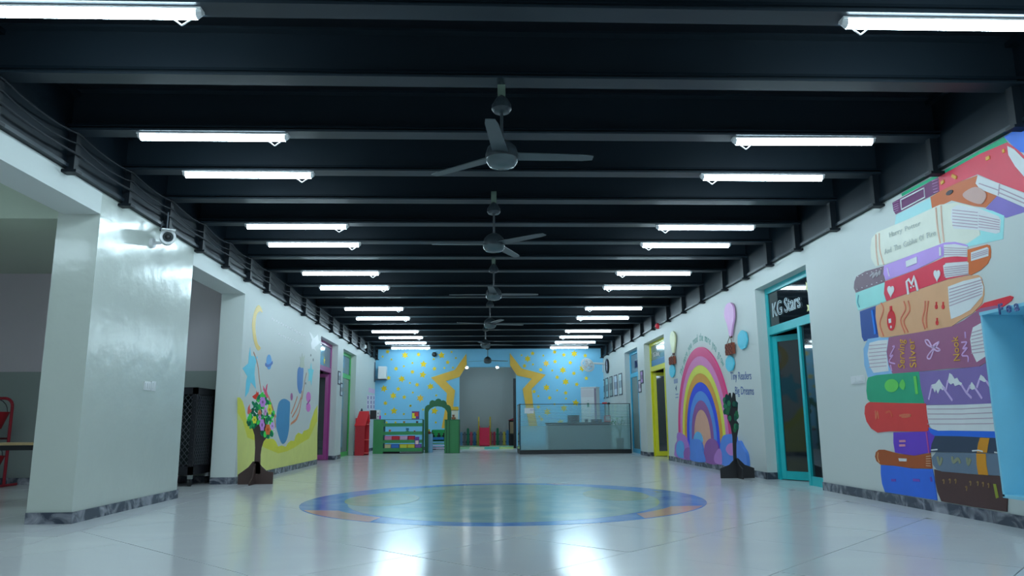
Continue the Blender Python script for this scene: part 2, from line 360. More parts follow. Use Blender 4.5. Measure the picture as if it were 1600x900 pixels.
# ---------------------------------------------------------------- doors (frame, transom, mullion, leaf)
def door(n, key, colr, mull, fixed, leafm, transm, hinge, ang):
    side, y0, y1, zt = DR[key]; sg = 1 if side == 'R' else -1; X = XR + .15 if side == 'R' else XL - .15
    C = mat('frame_' + key, colr, 0.30, var=0.04, k=1.0)
    g = sempty('door_%d' % n, (X, (y0 + y1) / 2, 0)); g['label'] = key + ' framed classroom door with glass transom'
    xx = lambda a, b: (min(X + sg * a, X + sg * b), max(X + sg * a, X + sg * b))
    f = MB(); w_ = 0.07
    f.box(*xx(0, .07), y0, y0 + w_, 0, zt).box(*xx(0, .07), y1 - w_, y1, 0, zt).box(*xx(0, .07), y0 + w_, y1 - w_, zt - .09, zt)
    f.build('frame', C, g, bevel=.004)
    zb0, zb1 = 2.16, 2.28
    BX('transom_bar', C, *xx(-.005, .07), y0 + w_, y1 - w_, zb0, zb1, g)
    BX('transom_glass', transm, *xx(.025, .033), y0 + w_, y1 - w_, zb1, zt - .09, g)
    BX('mullion', C, *xx(-.005, .07), mull - .035, mull + .035, 0, zb0, g)
    a, b = fixed
    BX('fixed_glass', leafm, *xx(.025, .033), a, b, 0.10, zb0, g)
    BX('bottom_rail', C, *xx(0, .06), a, b, 0.0, 0.12, g)
    # open leaf, hinged on the jamb and swung into the classroom
    oa, ob = (mull + .04, y1 - w_ - .01) if hinge == 'far' else (y0 + w_ + .01, mull - .04)
    L = ob - oa; lf = bpy.data.objects.new('leaf', None)
    me = MB(); e = .08
    me.box(-.02, .02, 0, e, 0.01, zb0 - .02).box(-.02, .02, L - e, L, 0.01, zb0 - .02).box(-.02, .02, e, L - e, 0.01, .13).box(-.02, .02, e, L - e, zb0 - .11, zb0 - .02)
    hy = ob if hinge == 'far' else oa
    if hinge == 'far':
        for v in me.v: v.y = v.y - L
    lf = me.build('leaf', C, g, local=True, bevel=.003)
    lf.location = (X + sg * .05 - g.location.x, hy - g.location.y, 0)
    lf.rotation_euler = (0, 0, ang)
    p0, p1 = (e, L - e) if hinge == 'near' else (e - L, -e)
    MB().box(-.004, .004, p0, p1, .13, zb0 - .11).build('leaf_glass', DGLASS, lf, local=True)
    hb = MB(); hy2 = (L - e / 2) if hinge == 'near' else (e / 2 - L)
    hb.box(-.05, .05, hy2 - .01, hy2 + .01, .95, 1.12); hb.build('handle', METAL, lf, local=True)
    return g, X, sg, y0, y1, zt
g1 = door(1, 'turquoise', (20, 160, 170), 10.07, (9.43, 10.03), DGLASS, DGLASS, 'far', radians(30))
g, X, sg, y0, y1, zt = g1
LET = mat('pale_blue_lettering', (150, 180, 225), 0.4, k=1.2)
wtext('lettering', 'KG Stars', 'R', 0, 0, 0.30, LET, g, outline=.0055, xs=.92, base=Vector((X + .012, 10.98, 2.42)))
YEL = mat('yellow_star_sticker', (235, 215, 130), 0.4)
def star3(c, r, side, m, parent, depth=.006, rot=0, name='star', inner=.45, n=5):
    ax = {'R': Vector((0, -1, 0)), 'L': Vector((0, 1, 0)), 'B': Vector((1, 0, 0))}[side]; nn = NRM[side]; pts = []
    for i in range(2 * n):
        rr = r if i % 2 == 0 else r * inner; a = pi / 2 + rot + pi * i / n
        pts.append(Vector(c) + ax * rr * cos(a) + Vector((0, 0, 1)) * rr * sin(a))
    return MB().prism([p + nn * depth for p in pts], pts).build(name, m, parent)
for (yy, zz, r) in ((9.72, 2.66, .09), (9.62, 2.55, .06), (9.53, 2.47, .12), (9.73, 2.37, .08)): star3((X + .024, yy, zz), r, 'R', YEL, g, rot=random.random())
BX('wall_strip', P((150, 170, 185)), X + .10, X + .11, 10.95, 11.12, 2.28, 2.80, g)
g = door(2, 'yellow', (200, 195, 30), 17.78, (17.17, 17.75), GGLASS, GGLASS, 'far', radians(75))
wtext('lettering', 'KG Rising', 'R', 0, 0, .17, P((190, 215, 220)), g[0], outline=.004, base=Vector((g[1] + .015, 18.95, 2.52)))
BX('sign_band', P((60, 120, 165)), g[1] + .018, g[1] + .024, 17.2, 19.2, 2.29, 2.44, g[0])
g = door(3, 'blue', (50, 165, 220), 20.85, (20.89, 21.85), GGLASS, BGLASS, 'near', radians(-80))
wtext('lettering', 'KG', 'R', 0, 0, .28, P((25, 50, 95)), g[0], outline=.008, base=Vector((g[1] + .015, 21.3, 2.42)))
g = door(4, 'purple', (128, 55, 122), 17.45, (17.12, 17.41), DGLASS, BGLASS, 'far', radians(-78))
star3((g[1] - .026, 18.3, 2.42), .10, 'L', P((200, 185, 60)), g[0])
g = door(5, 'green', (45, 165, 72), 20.6, (20.66, 21.83), GGLASS, BGLASS, 'near', radians(78))
wtext('lettering', 'KG', 'L', 0, 0, .22, P((25, 60, 90)), g[0], outline=.006, base=Vector((g[1] - .015, 20.3, 2.45)))
# ================================================================ LIGHTS
def make_light():
    r = thing('ceiling_light', 'x', 'light', (0, 0, 0), 0, 'tube lights under the ceiling beams'); L = 1.335
    b = MB(); prof = [(-.040, .030), (-.034, .046), (.034, .046), (.040, .030)]
    b.prism([(-L / 2, y_, z_) for y_, z_ in prof], [(L / 2, y_, z_) for y_, z_ in prof]); b.build('housing', WHITE, r, local=True)
    d = MB(); arc = [(.038 * cos(a), .028 + .050 * sin(a)) for a in [-pi * i / 8 for i in range(9)]]
    d.prism([(-L / 2 + .03, y_, z_) for y_, z_ in arc], [(L / 2 - .03, y_, z_) for y_, z_ in arc]); d.build('diffuser', TUBEM, r, local=True)
    for s_ in (-1, 1):
        e = MB(); e.prism([(s_ * (L / 2 - .031), y_ * 1.05, z_) for y_, z_ in arc], [(s_ * L / 2, y_ * .6, .028 + (z_ - .028) * .5) for y_, z_ in arc]); e.build('end_cap', WHITE, r, local=True)
    cl = MB(); cx = -L / 2 + .12
    cl.path([(cx - .06, 0, -.018), (cx, 0, -.065), (cx + .06, 0, -.018)], .006, 5); cl.build('wire_clip', WHITE, r, local=True)
    return r
TY = [4.33, 6.365, 7.385, 9.41, 10.40, 12.45, 13.83, 16.4, 17.94, 20.5, 21.97, 23.43, 25.05]
proto = make_light(); first = True
ordn = ['nearest', 'second', 'third', 'fourth', 'fifth', 'sixth', 'seventh', 'eighth', 'ninth', 'tenth', 'eleventh', 'twelfth', 'farthest']
for i, y in enumerate(TY + [3.33, 1.3, 0.3, -1.7, -2.7]):
    for side, xc in (('left', -2.407), ('right', 2.99)):
        if i == 0: xc += -.02 if side == 'left' else .03
        o = proto if first else copy_tree(proto); first = False
        o.location = (xc, y, ZT - .012); o.rotation_euler = (0, 0, (pi if side == 'left' else 0) + random.gauss(0, .004))
        o['label'] = 'lit white tube light, %s from the camera in the %s row' % (ordn[i], side) if i < len(TY) else 'lit white tube light outside the frame in the %s row, %s' % (side, ('just above', 'second', 'third', 'fourth', 'farthest back')[i - len(TY)])
# spot lamps over the playroom doorway
for k, (u, v, nm) in enumerate(((729.5, 574.5, 'left'), (777, 574, 'right'))):
    c = px(u, v, y=YB - .14)
    r = thing('spot_lamp', 'small lit white spotlight over the %s part of the playroom doorway' % nm, 'spotlight', (c.x, c.y, c.z))
    d = Vector((0.1 if k == 0 else -.1, -.55, -.6)).normalized()
    MB().lathe([(.0, -.10), (.035, -.10), (.05, -.01), (.055, 0.0), (.048, 0.0)], 14, c, d).build('housing', WHITE, r, True)
    MB().lathe([(0, .004), (.03, .004), (.048, -.002)], 14, c, d).build('lens', SPOTM, r, True)
    MB().tube(c - d * .09, (c.x, YB, c.z + .03), .012).build('bracket', WHITE, r)
o = copy_tree(proto); o.location = (-5.6, 4.7, 3.06); o.rotation_euler = (0, 0, 0); o['label'] = 'lit white tube light added out of view to brighten the side room'; o['group'] = 'added side room lights'  # extra tube added out of view to lift the dark side room
o = copy_tree(proto); o.location = (-6.0, 7.72, 3.22); o.rotation_euler = (0, 0, 0); o['label'] = 'lit white tube light added unseen behind the beam to brighten the side room'; o['group'] = 'added side room lights'  # second added tube, kept unseen behind the beam, brightens the back wall
o = copy_tree(proto); o.location = (0.2, 26.35, 3.22); o.rotation_euler = (0, 0, 0); o['label'] = 'lit white tube light on the playroom ceiling behind the doorway lintel'; o['group'] = 'playroom lights'
# ================================================================ CEILING FANS
def make_fan():
    r = thing('ceiling_fan', 'x', 'fan', (0, 0, 0), 0, 'grey ceiling fans along the middle'); top = ZBEAM - 2.85 + .0
    MB().box(-.03, .03, -.004, .004, .47, top + .04).build('hanger_strap', mat('galvanised_strap', (90, 120, 110), .4, k=.6), r, local=True)
    MB().lathe([(.012, .50), (.045, .47), (.075, .42), (.078, .385), (.06, .36), (.0, .35)], 18).build('canopy', FANM, r, True, local=True)
    MB().tube((0, 0, .12), (0, 0, .37), .012).build('rod', FANM, r, True, local=True)
    MB().lathe([(.0, .14), (.035, .13), (.07, .11), (.11, .07), (.125, .02), (.125, -.02)], 24).build('motor_housing', FANM, r, True, local=True)
    MB().lathe([(.123, -.02), (.118, -.045), (.095, -.075), (.05, -.088), (0, -.09)], 24).build('bottom_cap', mat('fan_cap', (0, 0, 0), .25, raw=(.07, .10, .11)), r, True, local=True)
    return r
def blade(r, a, L=.70):
    b = MB(); c, s = cos(a), sin(a); n = 9; top = []; bot = []
    for sg in (1, -1):
        for i in range(n) if sg == 1 else range(n - 1, -1, -1):
            t_ = i / (n - 1); rr = .11 + (L - .11) * t_; wd = .060 - .016 * t_
            if t_ > .9: wd *= .72
            yy = sg * wd; zz = .005 - yy * .10
            top.append((rr * c - yy * s, rr * s + yy * c, zz + .004)); bot.append((rr * c - yy * s, rr * s + yy * c, zz - .004))
    b.prism(top, bot); return b.build('blade', FANB, r, local=True)
FANS = [(.155, 5.33, (2, 141, 262)), (.14, 8.12, (-40, 180, 65)), (.19, 11.42, (0, 178, 265)), (.17, 14.9, (12, 200, 290)), (.10, 18.85, (10, 170, 255)), (.19, 23.7, (20, 150, 265))]
for i, (x, y, angs) in enumerate(FANS):
    r = make_fan(); r.location = (x, y, 2.85)
    for a in angs: blade(r, radians(a))
    r['label'] = 'grey three-bladed ceiling fan, %s from the camera' % (ORD[i] if i < 5 else 'farthest')
def wrect(side, u0, v0, u1, v1, off):
    um, vm = (u0 + u1) / 2, (v0 + v1) / 2; k = plane(side, off)
    a, b, c, d = px(u0, vm, **k), px(u1, vm, **k), px(um, v0, **k), px(um, v1, **k)
    return (min(a.y, b.y), max(a.y, b.y), d.z, c.z) if side != 'B' else (min(a.x, b.x), max(a.x, b.x), d.z, c.z)
def wbox(name, m, side, r, o0, o1, parent=None, bevel=0):
    p0, p1, z0, z1 = r
    if side == 'R': return BX(name, m, XR - o1, XR - o0, p0, p1, z0, z1, parent, bevel)
    if side == 'L': return BX(name, m, XL + o0, XL + o1, p0, p1, z0, z1, parent, bevel)
    return BX(name, m, p0, p1, YB - o1, YB - o0, z0, z1, parent, bevel)
# ================================================================ BACK WALL: stars and star outline
STG = mat('star_olive_yellow', (182, 172, 38), 0.6, spec=.2); STO = mat('star_orange_yellow', (205, 160, 45), 0.45)
def bstar(u, v, rp, m=STG):
    c = px(u, v, y=YB); r = rp * 1.12 / FPX * YB
    if DX0 - r * .6 < c.x < DX1 + r * .6 and c.z < DZ + r * .6: return
    star3((c.x, YB, c.z), r, 'B', m, wb, depth=.004, rot=random.uniform(-.25, .25), inner=.5, n=random.choice((5, 6)) if rp > 3 else 5)
z3 = lambda pts: Z(590, 540, 9, pts); z4 = lambda pts: Z(790, 540, 9, pts)
for u, v in z3([(385, 135), (645, 260), (745, 575), (220, 705), (900, 135), (340, 470), (90, 605), (635, 410)]): bstar(u, v, 5.2)
bstar(656.7, 622.2, 5.6, STO); bstar(615.6, 642, 5.2); bstar(679, 642, 5.4)
for u, v in z3([(260, 325), (490, 370), (800, 325), (575, 125), (985, 235), (155, 455), (290, 610), (375, 725), (555, 550), (110, 810), (140, 85)]): bstar(u, v, 3.4)
for u, v in z3([(70, 155), (195, 195), (370, 290), (490, 245), (940, 315), (1060, 310), (1100, 175), (1040, 90), (790, 190), (455, 525), (495, 660), (825, 700), (465, 845)]) + [(641, 634), (631, 647), (602, 647), (681, 660), (661, 640), (604, 660), (618, 660)]: bstar(u, v, 1.9)
for u, v in z4([(310, 185), (805, 345), (845, 510), (575, 590), (1080, 320), (965, 115), (985, 805)]) + [(855, 643.6), (881, 638), (876, 660)]: bstar(u, v, 5.2)
u, v = z4([(570, 250)])[0]; bstar(u, v, 5.0, STO)
for u, v in z4([(380, 110), (265, 285), (495, 340), (695, 225), (910, 240), (725, 445), (1120, 140), (960, 390), (1135, 460), (1000, 545), (845, 665), (620, 735), (400, 645), (820, 130), (690, 90)]) + [(841, 636), (846, 655), (866, 668)]: bstar(u, v, 3.3)
for u, v in z4([(225, 135), (530, 140), (385, 265), (655, 350), (725, 630), (460, 710), (850, 745), (690, 825)]) + [(843, 651), (900, 650)]: bstar(u, v, 1.9)
GOLD = mat('gold_board', (205, 160, 55), 0.45, k=.95)
so = thing('star_outline', 'large golden star outline board around the playroom doorway on the blue wall', 'wall decoration', (0.2, YB, 0))
def cutboard(name, pts):
    fr = [px(u, v, y=YB - .035) for u, v in pts]; MB().prism(fr, [p + Vector((0, .034, 0)) for p in fr]).build(name, GOLD, so)
cutboard('board', [(728.6, 552.6), (710.6, 577.8), (673.3, 590), (698.3, 614.5), (697, 632), (690, 668.9), (695, 669.5), (707.8, 636), (711, 610), (696.7, 595.6), (717.8, 589), (729.4, 571)])
cutboard('board', [(796.7, 551.7), (815, 575.6), (852.8, 585.6), (830.6, 607.8), (833, 633), (840, 667), (827, 668), (821, 632.8), (816.7, 607.8), (831, 591.7), (808, 586.7), (797, 571)])
# ================================================================ RIGHT WALL: book stack painting
bk = thing('book_mural', 'tall painted stack of colourful books on the right wall near the camera', 'mural', (XR, 7.0, 0))
_n = [0]
def book(rgb, pts, smooth=0):
    _n[0] += 1; o = wpoly('painted_book', 'R', pts, .0015 + .00018 * _n[0], P(rgb, .34), bk, smooth); return o
PAGE = P((195, 200, 210), .5); INK = P((95, 95, 110), .5)
def pages(pts, lines=(), smooth=0):
    _n[0] += 1
    wpoly('painted_pages', 'R', pts, .0050 + .0001 * _n[0], PAGE, bk, smooth)
    for l in lines: wstroke('page_line', 'R', l, .008, .0098, P((150, 150, 165), .5), bk, 0)
def det(rgb, pts, smooth=0, o=.0105): wpoly('painted_detail', 'R', pts, o, P(rgb, .4), bk, smooth)
def line(rgb, pts, wd=.015, o=.0108, smooth=4): wstroke('painted_line', 'R', pts, wd, o, P(rgb, .4), bk, smooth)
a2 = lambda p: Z(1380, 180, 5.627, p); a3 = lambda p: Z(1320, 320, 5, p); a4 = lambda p: Z(1340, 470, 6, p); a5 = lambda p: Z(1340, 570, 6.154, p); a6 = lambda p: Z(1340, 660, 5.623, p)
book((45, 105, 220), a2([(1060, 190), (1238, 88), (1480, -50), (1480, 330), (1238, 330), (1190, 320), (1110, 240)]))
book((20, 150, 110), a2([(160, 690), (540, 484), (590, 457), (1060, 192), (1095, 240), (850, 340), (560, 500), (480, 545), (165, 715)]))
book((210, 62, 82), a2([(485, 540), (600, 480), (850, 340), (1090, 238), (1190, 310), (1300, 420), (1400, 760), (1238, 680), (1020, 600), (830, 520), (660, 590), (495, 670)]))
pages(a2([(1090, 270), (1150, 300), (1238, 390), (1330, 470), (1330, 600), (1238, 540), (1160, 450), (1100, 350)]))
for p in ([(505, 600), (530, 580)], [(600, 530), (640, 550)], [(1045, 320), (1060, 310)], [(900, 385), (930, 370)]): line((225, 150, 70), a2(p), .03)
book((88, 48, 92), a2([(80, 770), (480, 545), (495, 670), (110, 872), (90, 840)]))
line((205, 200, 225), a2([(150, 745), (355, 640), (362, 722), (158, 830), (150, 745)]), .012, smooth=0)
for k in range(5):
    line((150, 120, 165), a2([(425 + 4 * k, 580 + 25 * k), (480, 560 + 27 * k)]), .008, smooth=0); line((150, 120, 165), a2([(85 + 3 * k, 775 + 18 * k), (130, 755 + 20 * k)]), .006, smooth=0)
book((135, 195, 202), [(1400, 336), (1454, 309), (1456, 327), (1398, 352)])
book((160, 92, 50), a2([(415, 720), (495, 670), (660, 590), (830, 528), (820, 600), (850, 650), (1000, 710), (900, 812), (800, 800), (600, 750), (430, 830)]))
det((160, 145, 140), a2([(700, 690), (810, 630), (900, 690), (860, 780), (740, 745)]), 4); det((60, 60, 65), a2(well('R', 580, 680, 34, 17, 14, -.6)))
pages(a2([(830, 530), (1020, 600), (1300, 715), (1300, 830), (1238, 810), (1010, 710), (850, 650), (812, 600)]), [a2([(1020, 605), (1008, 705)]), a2([(840, 600), (1010, 660)]), a2([(1015, 640), (1290, 760)]), a2([(1012, 680), (1290, 795)])])
book((103, 98, 172), a2([(1000, 710), (1240, 812), (1330, 835), (1240, 852), (1080, 902), (900, 820)]))
book((128, 200, 205), a3([(1040, 25), (1150, 45), (1245, 85), (1235, 268), (960, 328), (940, 300), (1060, 235)]))
book((206, 224, 192), a3([(200, 340), (210, 262), (250, 215), (500, 110), (740, 0), (870, -18), (1050, 28), (1050, 200), (1058, 235), (955, 305), (860, 290), (780, 295), (500, 400), (300, 470), (240, 482), (205, 420)]))
pages(a3([(835, 30), (880, 0), (1040, 25), (1200, 90), (1218, 120), (1210, 215), (1180, 226), (1040, 196), (850, 185), (828, 100)]), [a3([(840, 40 + 24 * k), (1035, 60 + 24 * k)]) for k in range(6)] + [a3([(1045, 85 + 22 * k), (1205, 120 + 18 * k)]) for k in range(5)])
for l in ([(240, 232), (242, 350), (258, 472)], [(265, 222), (270, 350), (300, 466)], [(708, 22), (720, 170), (742, 300)], [(748, 5), (756, 150), (772, 292)]): line((205, 165, 150), a3(l), .012)
book((150, 133, 212), a3([(305, 475), (500, 400), (780, 295), (860, 290), (962, 316), (960, 332), (775, 312), (770, 400), (560, 505), (320, 590), (300, 540)]))
pages(a3([(772, 312), (860, 306), (958, 326), (955, 405), (850, 402), (778, 412)]), [a3([(775, 335 + 18 * k), (950, 342 + 16 * k)]) for k in range(4)])
det((215, 218, 225), a3([(475, 440), (560, 405), (560, 455), (480, 487)])); det((205, 205, 225), a3([(735, 332), (748, 330), (750, 395), (737, 399)])); line((195, 190, 225), a3([(330, 490), (345, 560)]), .012)
book((95, 85, 100), a3([(75, 600), (90, 560), (160, 520), (305, 478), (300, 540), (316, 602), (85, 685), (70, 650)]))
for k in range(6): det((190, 190, 200), a3(well('R', 95 + 38 * k, 660 - 13 * k, 4, 4, 6))); det((190, 190, 200), a3(well('R', 100 + 36 * k, 560 - 12 * k, 4, 4, 6)))
line((140, 150, 160), a3([(195, 560), (225, 530), (215, 570), (250, 525), (245, 560), (275, 515), (270, 550)]), .02)
book((182, 36, 66), a3([(310, 600), (560, 508), (780, 408), (880, 403), (966, 410), (966, 440), (780, 455), (780, 570), (985, 545), (800, 582), (600, 652), (325, 752), (305, 690)]))
pages(a3([(768, 475), (790, 458), (850, 450), (965, 450), (965, 540), (790, 572), (775, 540)]), [a3([(775, 490 + 17 * k), (960, 470 + 16 * k)]) for k in range(5)])
book((168, 92, 38), a3([(958, 350), (1110, 310), (1132, 318), (1140, 360), (1138, 410), (1115, 460), (1060, 510), (985, 550), (960, 540)]))
pages(a3([(985, 372), (1110, 330), (1122, 340), (1120, 400), (985, 440)]), [a3([(990, 390 + 14 * k), (1115, 350 + 14 * k)]) for k in range(3)])
def heart(cu, cv, s, rgb=(225, 205, 215)): det(rgb, a3([(cu + s * 16 * sin(t) ** 3 * .055, cv - s * (13 * cos(t) - 5 * cos(2 * t) - 2 * cos(3 * t) - cos(4 * t)) * .11) for t in [2 * pi * i / 24 for i in range(24)]]))
heart(357, 672, 29); heart(718, 548, 29)
line((225, 215, 225), a3([(493, 700), (480, 600), (497, 582), (520, 620), (540, 560), (550, 600), (568, 672)]), .03, smooth=0); det((225, 215, 225), a3(well('R', 515, 645, 6, 8, 8))); det((225, 215, 225), a3(well('R', 535, 636, 6, 8, 8)))
book((125, 200, 200), a3([(85, 690), (312, 605), (305, 690), (322, 752), (250, 780), (105, 825), (88, 770)])); line((80, 150, 165), a3([(105, 705), (98, 760), (112, 800)]), .012)
book((26, 66, 140), a4([(20, 100), (175, 45), (172, 150), (192, 342), (60, 380), (40, 340), (28, 220)])); line((30, 110, 205), a4([(132, 88), (148, 200), (162, 312)]), .035)
PEACH = (242, 148, 112)
book(PEACH, [(1368.3, 478.5), (1385, 471), (1440, 451), (1480, 437), (1510, 431), (1528, 429.6), (1533, 434), (1537, 448), (1537.5, 460), (1534, 474), (1520, 489), (1500, 500.5), (1486.7, 510), (1440, 518.5), (1378, 528), (1372.5, 524), (1368, 495)])
pages([(1481, 448), (1505, 439), (1531, 433), (1536.5, 448), (1535, 462), (1516, 484), (1500, 493), (1486, 498.5), (1483, 480)], [a3([(815, 660 + 26 * k), (1070, 585 + 22 * k)]) for k in range(6)])
for l in ([(215, 20), (240, 80), (205, 210), (240, 330)], [(430, 5), (445, 80), (400, 180), (440, 300)], [(470, 0), (485, 90), (430, 190), (470, 295)], [(630, 0), (625, 80), (605, 180), (630, 265)], [(660, 0), (640, 160), (645, 255)]): line((215, 110, 90), a4(l), .014)
det((172, 32, 45), a4(well('R', 314, 185, 39, 96, 20))); det((172, 32, 45), a4([(300, 50), (318, 48), (322, 100), (300, 100)]))
for cu, cv in ((735, 45), (798, 45), (742, 195)): det((190, 45, 50), a4(well('R', cu, cv + 12, 12, 22, 12))); det((190, 45, 50), a4([(cu - 6, cv - 35), (cu + 6, cv - 35), (cu + 3, cv), (cu - 3, cv)]))
det((230, 215, 220), a4([(288, 170), (312, 165), (315, 205), (292, 210)]), o=.0112); det((230, 215, 220), a4(well('R', 312, 245, 8, 14, 8)), o=.0112)
book((178, 36, 52), [(1524, 486), (1538, 473), (1578, 462), (1583, 464), (1580, 470), (1566, 480), (1552, 490)])
book((126, 84, 118), a4([(290, 345), (600, 290), (880, 240), (1000, 180), (1150, 70), (1290, 44), (1400, 60), (1400, 500), (1260, 540), (1130, 620), (850, 635), (600, 660), (330, 690), (290, 600), (270, 480)]))
pages(a4([(1080, 250), (1170, 200), (1290, 180), (1290, 500), (1200, 520), (1115, 575), (1070, 480), (1055, 360)]), [a4([(1065, 300 + 32 * k), (1280, 235 + 38 * k)]) for k in range(7)])
book((108, 165, 228), a4([(95, 358), (180, 345), (292, 343), (272, 480), (290, 600), (328, 687), (95, 716), (62, 600), (55, 450)]))
pages(a4([(110, 395), (200, 370), (285, 365), (270, 480), (290, 658), (150, 676), (115, 620), (92, 500)]), [a4([(105, 420 + 34 * k), (270, 405 + 34 * k)]) for k in range(7)])
for l in ([(630, 370), (660, 370), (690, 430), (650, 410), (630, 370)], [(690, 440), (720, 430), (770, 460), (740, 470), (700, 430), (760, 385), (740, 420), (690, 470), (650, 530), (680, 540), (710, 460)]): line((190, 165, 205), a4(l), .014)
for l in ([(325, 430), (345, 430), (300, 520), (330, 510), (295, 570), (350, 590)], [(320, 660), (305, 600)], [(1005, 290), (1010, 350)], [(970, 390), (1020, 390), (985, 450), (1025, 440), (975, 510), (1030, 520), (1035, 575)]): line((170, 150, 200), a4(l), .014)
GT = P((185, 150, 60), .5)
for txt, p_, q_, h_ in (('Serving', (440, 640), (438, 368), 10), ('Silver', (552, 628), (528, 358), 10), ('Nook', (962, 566), (938, 338), 10)):
    ftext('painted_words', txt, 'R', a4([p_])[0], a4([q_])[0], h_, GT, bk)
book((32, 146, 112), a5([(100, 122), (180, 100), (330, 86), (590, 65), (600, 160), (612, 240), (642, 370), (400, 368), (125, 362), (95, 330), (84, 250), (88, 160)]))
det((82, 182, 84), a5(well('R', 325, 200, 66, 63, 24))); det((82, 182, 84), a5([(400, 190), (430, 140), (455, 190), (440, 240), (410, 220)]), 4); det((82, 182, 84), a5([(535, 110), (562, 108), (580, 280), (556, 283)]))
book((104, 97, 158), a5([(592, 66), (850, 50), (1190, 12), (1250, -30), (1450, -30), (1450, 372), (1285, 372), (1100, 382), (660, 386), (642, 365), (612, 240), (600, 160)]))
MW = (205, 212, 222)
for p in ([(705, 230), (712, 190), (750, 180), (782, 140), (812, 190), (838, 222), (815, 245), (795, 225), (770, 278), (755, 235), (740, 265), (725, 225)], [(865, 160), (882, 80), (905, 95), (930, 135), (955, 125), (975, 160), (1000, 175), (1005, 210), (975, 190), (935, 205), (920, 175), (895, 190)], [(1070, 220), (1095, 165), (1125, 205), (1130, 230), (1100, 240)], [(1165, 140), (1182, 95), (1210, 115), (1240, 160), (1215, 165), (1185, 150)]): det(MW, a5(p))
for l in ([(712, 200), (682, 335)], [(815, 210), (910, 345)], [(868, 150), (850, 240)], [(995, 190), (1045, 270), (1095, 320)], [(1050, 265), (1080, 200)], [(1130, 225), (1195, 325)], [(1170, 140), (1145, 220)], [(1235, 155), (1275, 215)]): line((165, 160, 205), a5(l), .02, smooth=0)
book((218, 60, 60), a5([(70, 400), (85, 375), (112, 358), (400, 368), (658, 372), (662, 480), (684, 600), (672, 642), (300, 640), (250, 645), (190, 652), (130, 612), (85, 545), (66, 470)]))
pages(a5([(660, 390), (1000, 384), (1285, 372), (1450, 362), (1450, 642), (900, 632), (770, 634), (712, 612), (682, 560), (668, 480)]), [a5([(670, 425 + 48 * k), (1000, 425 + 48 * k), (1420, 400 + 54 * k)]) for k in range(4)])
det((215, 110, 70), a5([(165, 440), (210, 440), (205, 520), (170, 520)]), o=.009) if False else None
line((205, 105, 80), a5([(170, 440), (175, 520), (190, 450), (200, 520)]), .02); line((205, 105, 80), a5([(400, 490), (450, 480), (510, 485), (470, 500), (420, 500)]), .02); line((200, 85, 65), a5([(270, 460), (310, 450), (330, 500)]), .02)
book((34, 98, 212), a5([(680, 602), (712, 618), (770, 636), (900, 634), (1450, 642), (1450, 716), (1000, 692), (740, 686), (695, 650)]))
book((86, 60, 180), a6([(314, 88), (610, 80), (625, 65), (640, 95), (680, 120), (652, 200), (637, 262), (500, 292), (420, 282), (328, 264), (314, 180)]))
for l in ([(365, 165), (420, 163)], [(365, 203), (418, 201)]): line((180, 130, 150), a6(l), .022, smooth=0)
line((150, 70, 140), a6([(602, 85), (625, 270)]), .02)
book((44, 62, 82), a6([(680, 118), (900, 122), (1240, 138), (1420, 142), (1420, 285), (1100, 268), (640, 258), (650, 190)]))
det((178, 132, 35), a6([(1075, 135), (1157, 138), (1145, 200), (1135, 266), (1048, 264), (1058, 190)]))
book((86, 112, 132), a6([(690, 262), (1100, 270), (1420, 285), (1420, 482), (1264, 470), (1040, 455), (740, 432), (690, 410), (660, 370), (650, 310)]))
det((178, 132, 35), a6([(1042, 272), (1125, 275), (1130, 370), (1147, 464), (1060, 458), (1045, 370)]))
for l in ([(700, 300), (720, 370), (740, 310)], [(830, 300), (840, 350), (880, 320), (900, 360)], [(960, 310), (970, 370), (990, 320)]): line((115, 132, 110), a6(l), .03)
for l in ([(645, 244), (700, 238)], [(1005, 250), (1060, 246), (1100, 256)], [(1200, 262), (1238, 268)]): line((200, 212, 220), a6(l), .012, smooth=0)
book((136, 76, 38), a6([(152, 300), (160, 262), (185, 240), (230, 240), (360, 276), (500, 292), (637, 270), (652, 405), (480, 404), (200, 370), (165, 340)]))
det((215, 215, 215), a6([(358, 315), (430, 318), (428, 343), (365, 341)])); line((190, 150, 110), a6([(180, 262), (175, 310), (190, 350)]), .012)
for k in range(5): line((200, 170, 140), a6([(600, 300 + 20 * k), (640, 295 + 22 * k)]), .006, smooth=0)
book((44, 100, 214), a6([(203, 374), (330, 382), (480, 405), (655, 410), (668, 480), (686, 600), (696, 684), (450, 645), (240, 612), (215, 540), (203, 450)]))
for l in ([(295, 508), (335, 508)], [(485, 505), (545, 510)], [(640, 480), (650, 520)]): line((90, 70, 170), a6(l), .025)
book((66, 52, 52), a6([(672, 412), (740, 432), (1040, 458), (1264, 472), (1400, 480), (1420, 660), (1315, 655), (1310, 785), (1020, 742), (735, 693), (700, 610), (682, 520)]))
det((120, 140, 50), a6([(1190, 540), (1215, 542), (1240, 660), (1215, 668)]))
for cu, cv in ((745, 510), (800, 505), (850, 508), (945, 570), (980, 525), (1045, 528), (1092, 535), (1140, 545)): line((120, 105, 70), a6([(cu, cv), (cu + 14, cv - 6), (cu + 10, cv + 30)]), .012)
TXG = P((150, 172, 172), .5)
ftext('painted_words', 'Harry   Potter', 'R', a3([(345, 255)])[0], a3([(588, 160)])[0], 7.5, TXG, bk)
ftext('painted_words', 'And  The  Goblet  Of  Fire', 'R', a3([(312, 388)])[0], a3([(708, 236)])[0], 8.5, TXG, bk)
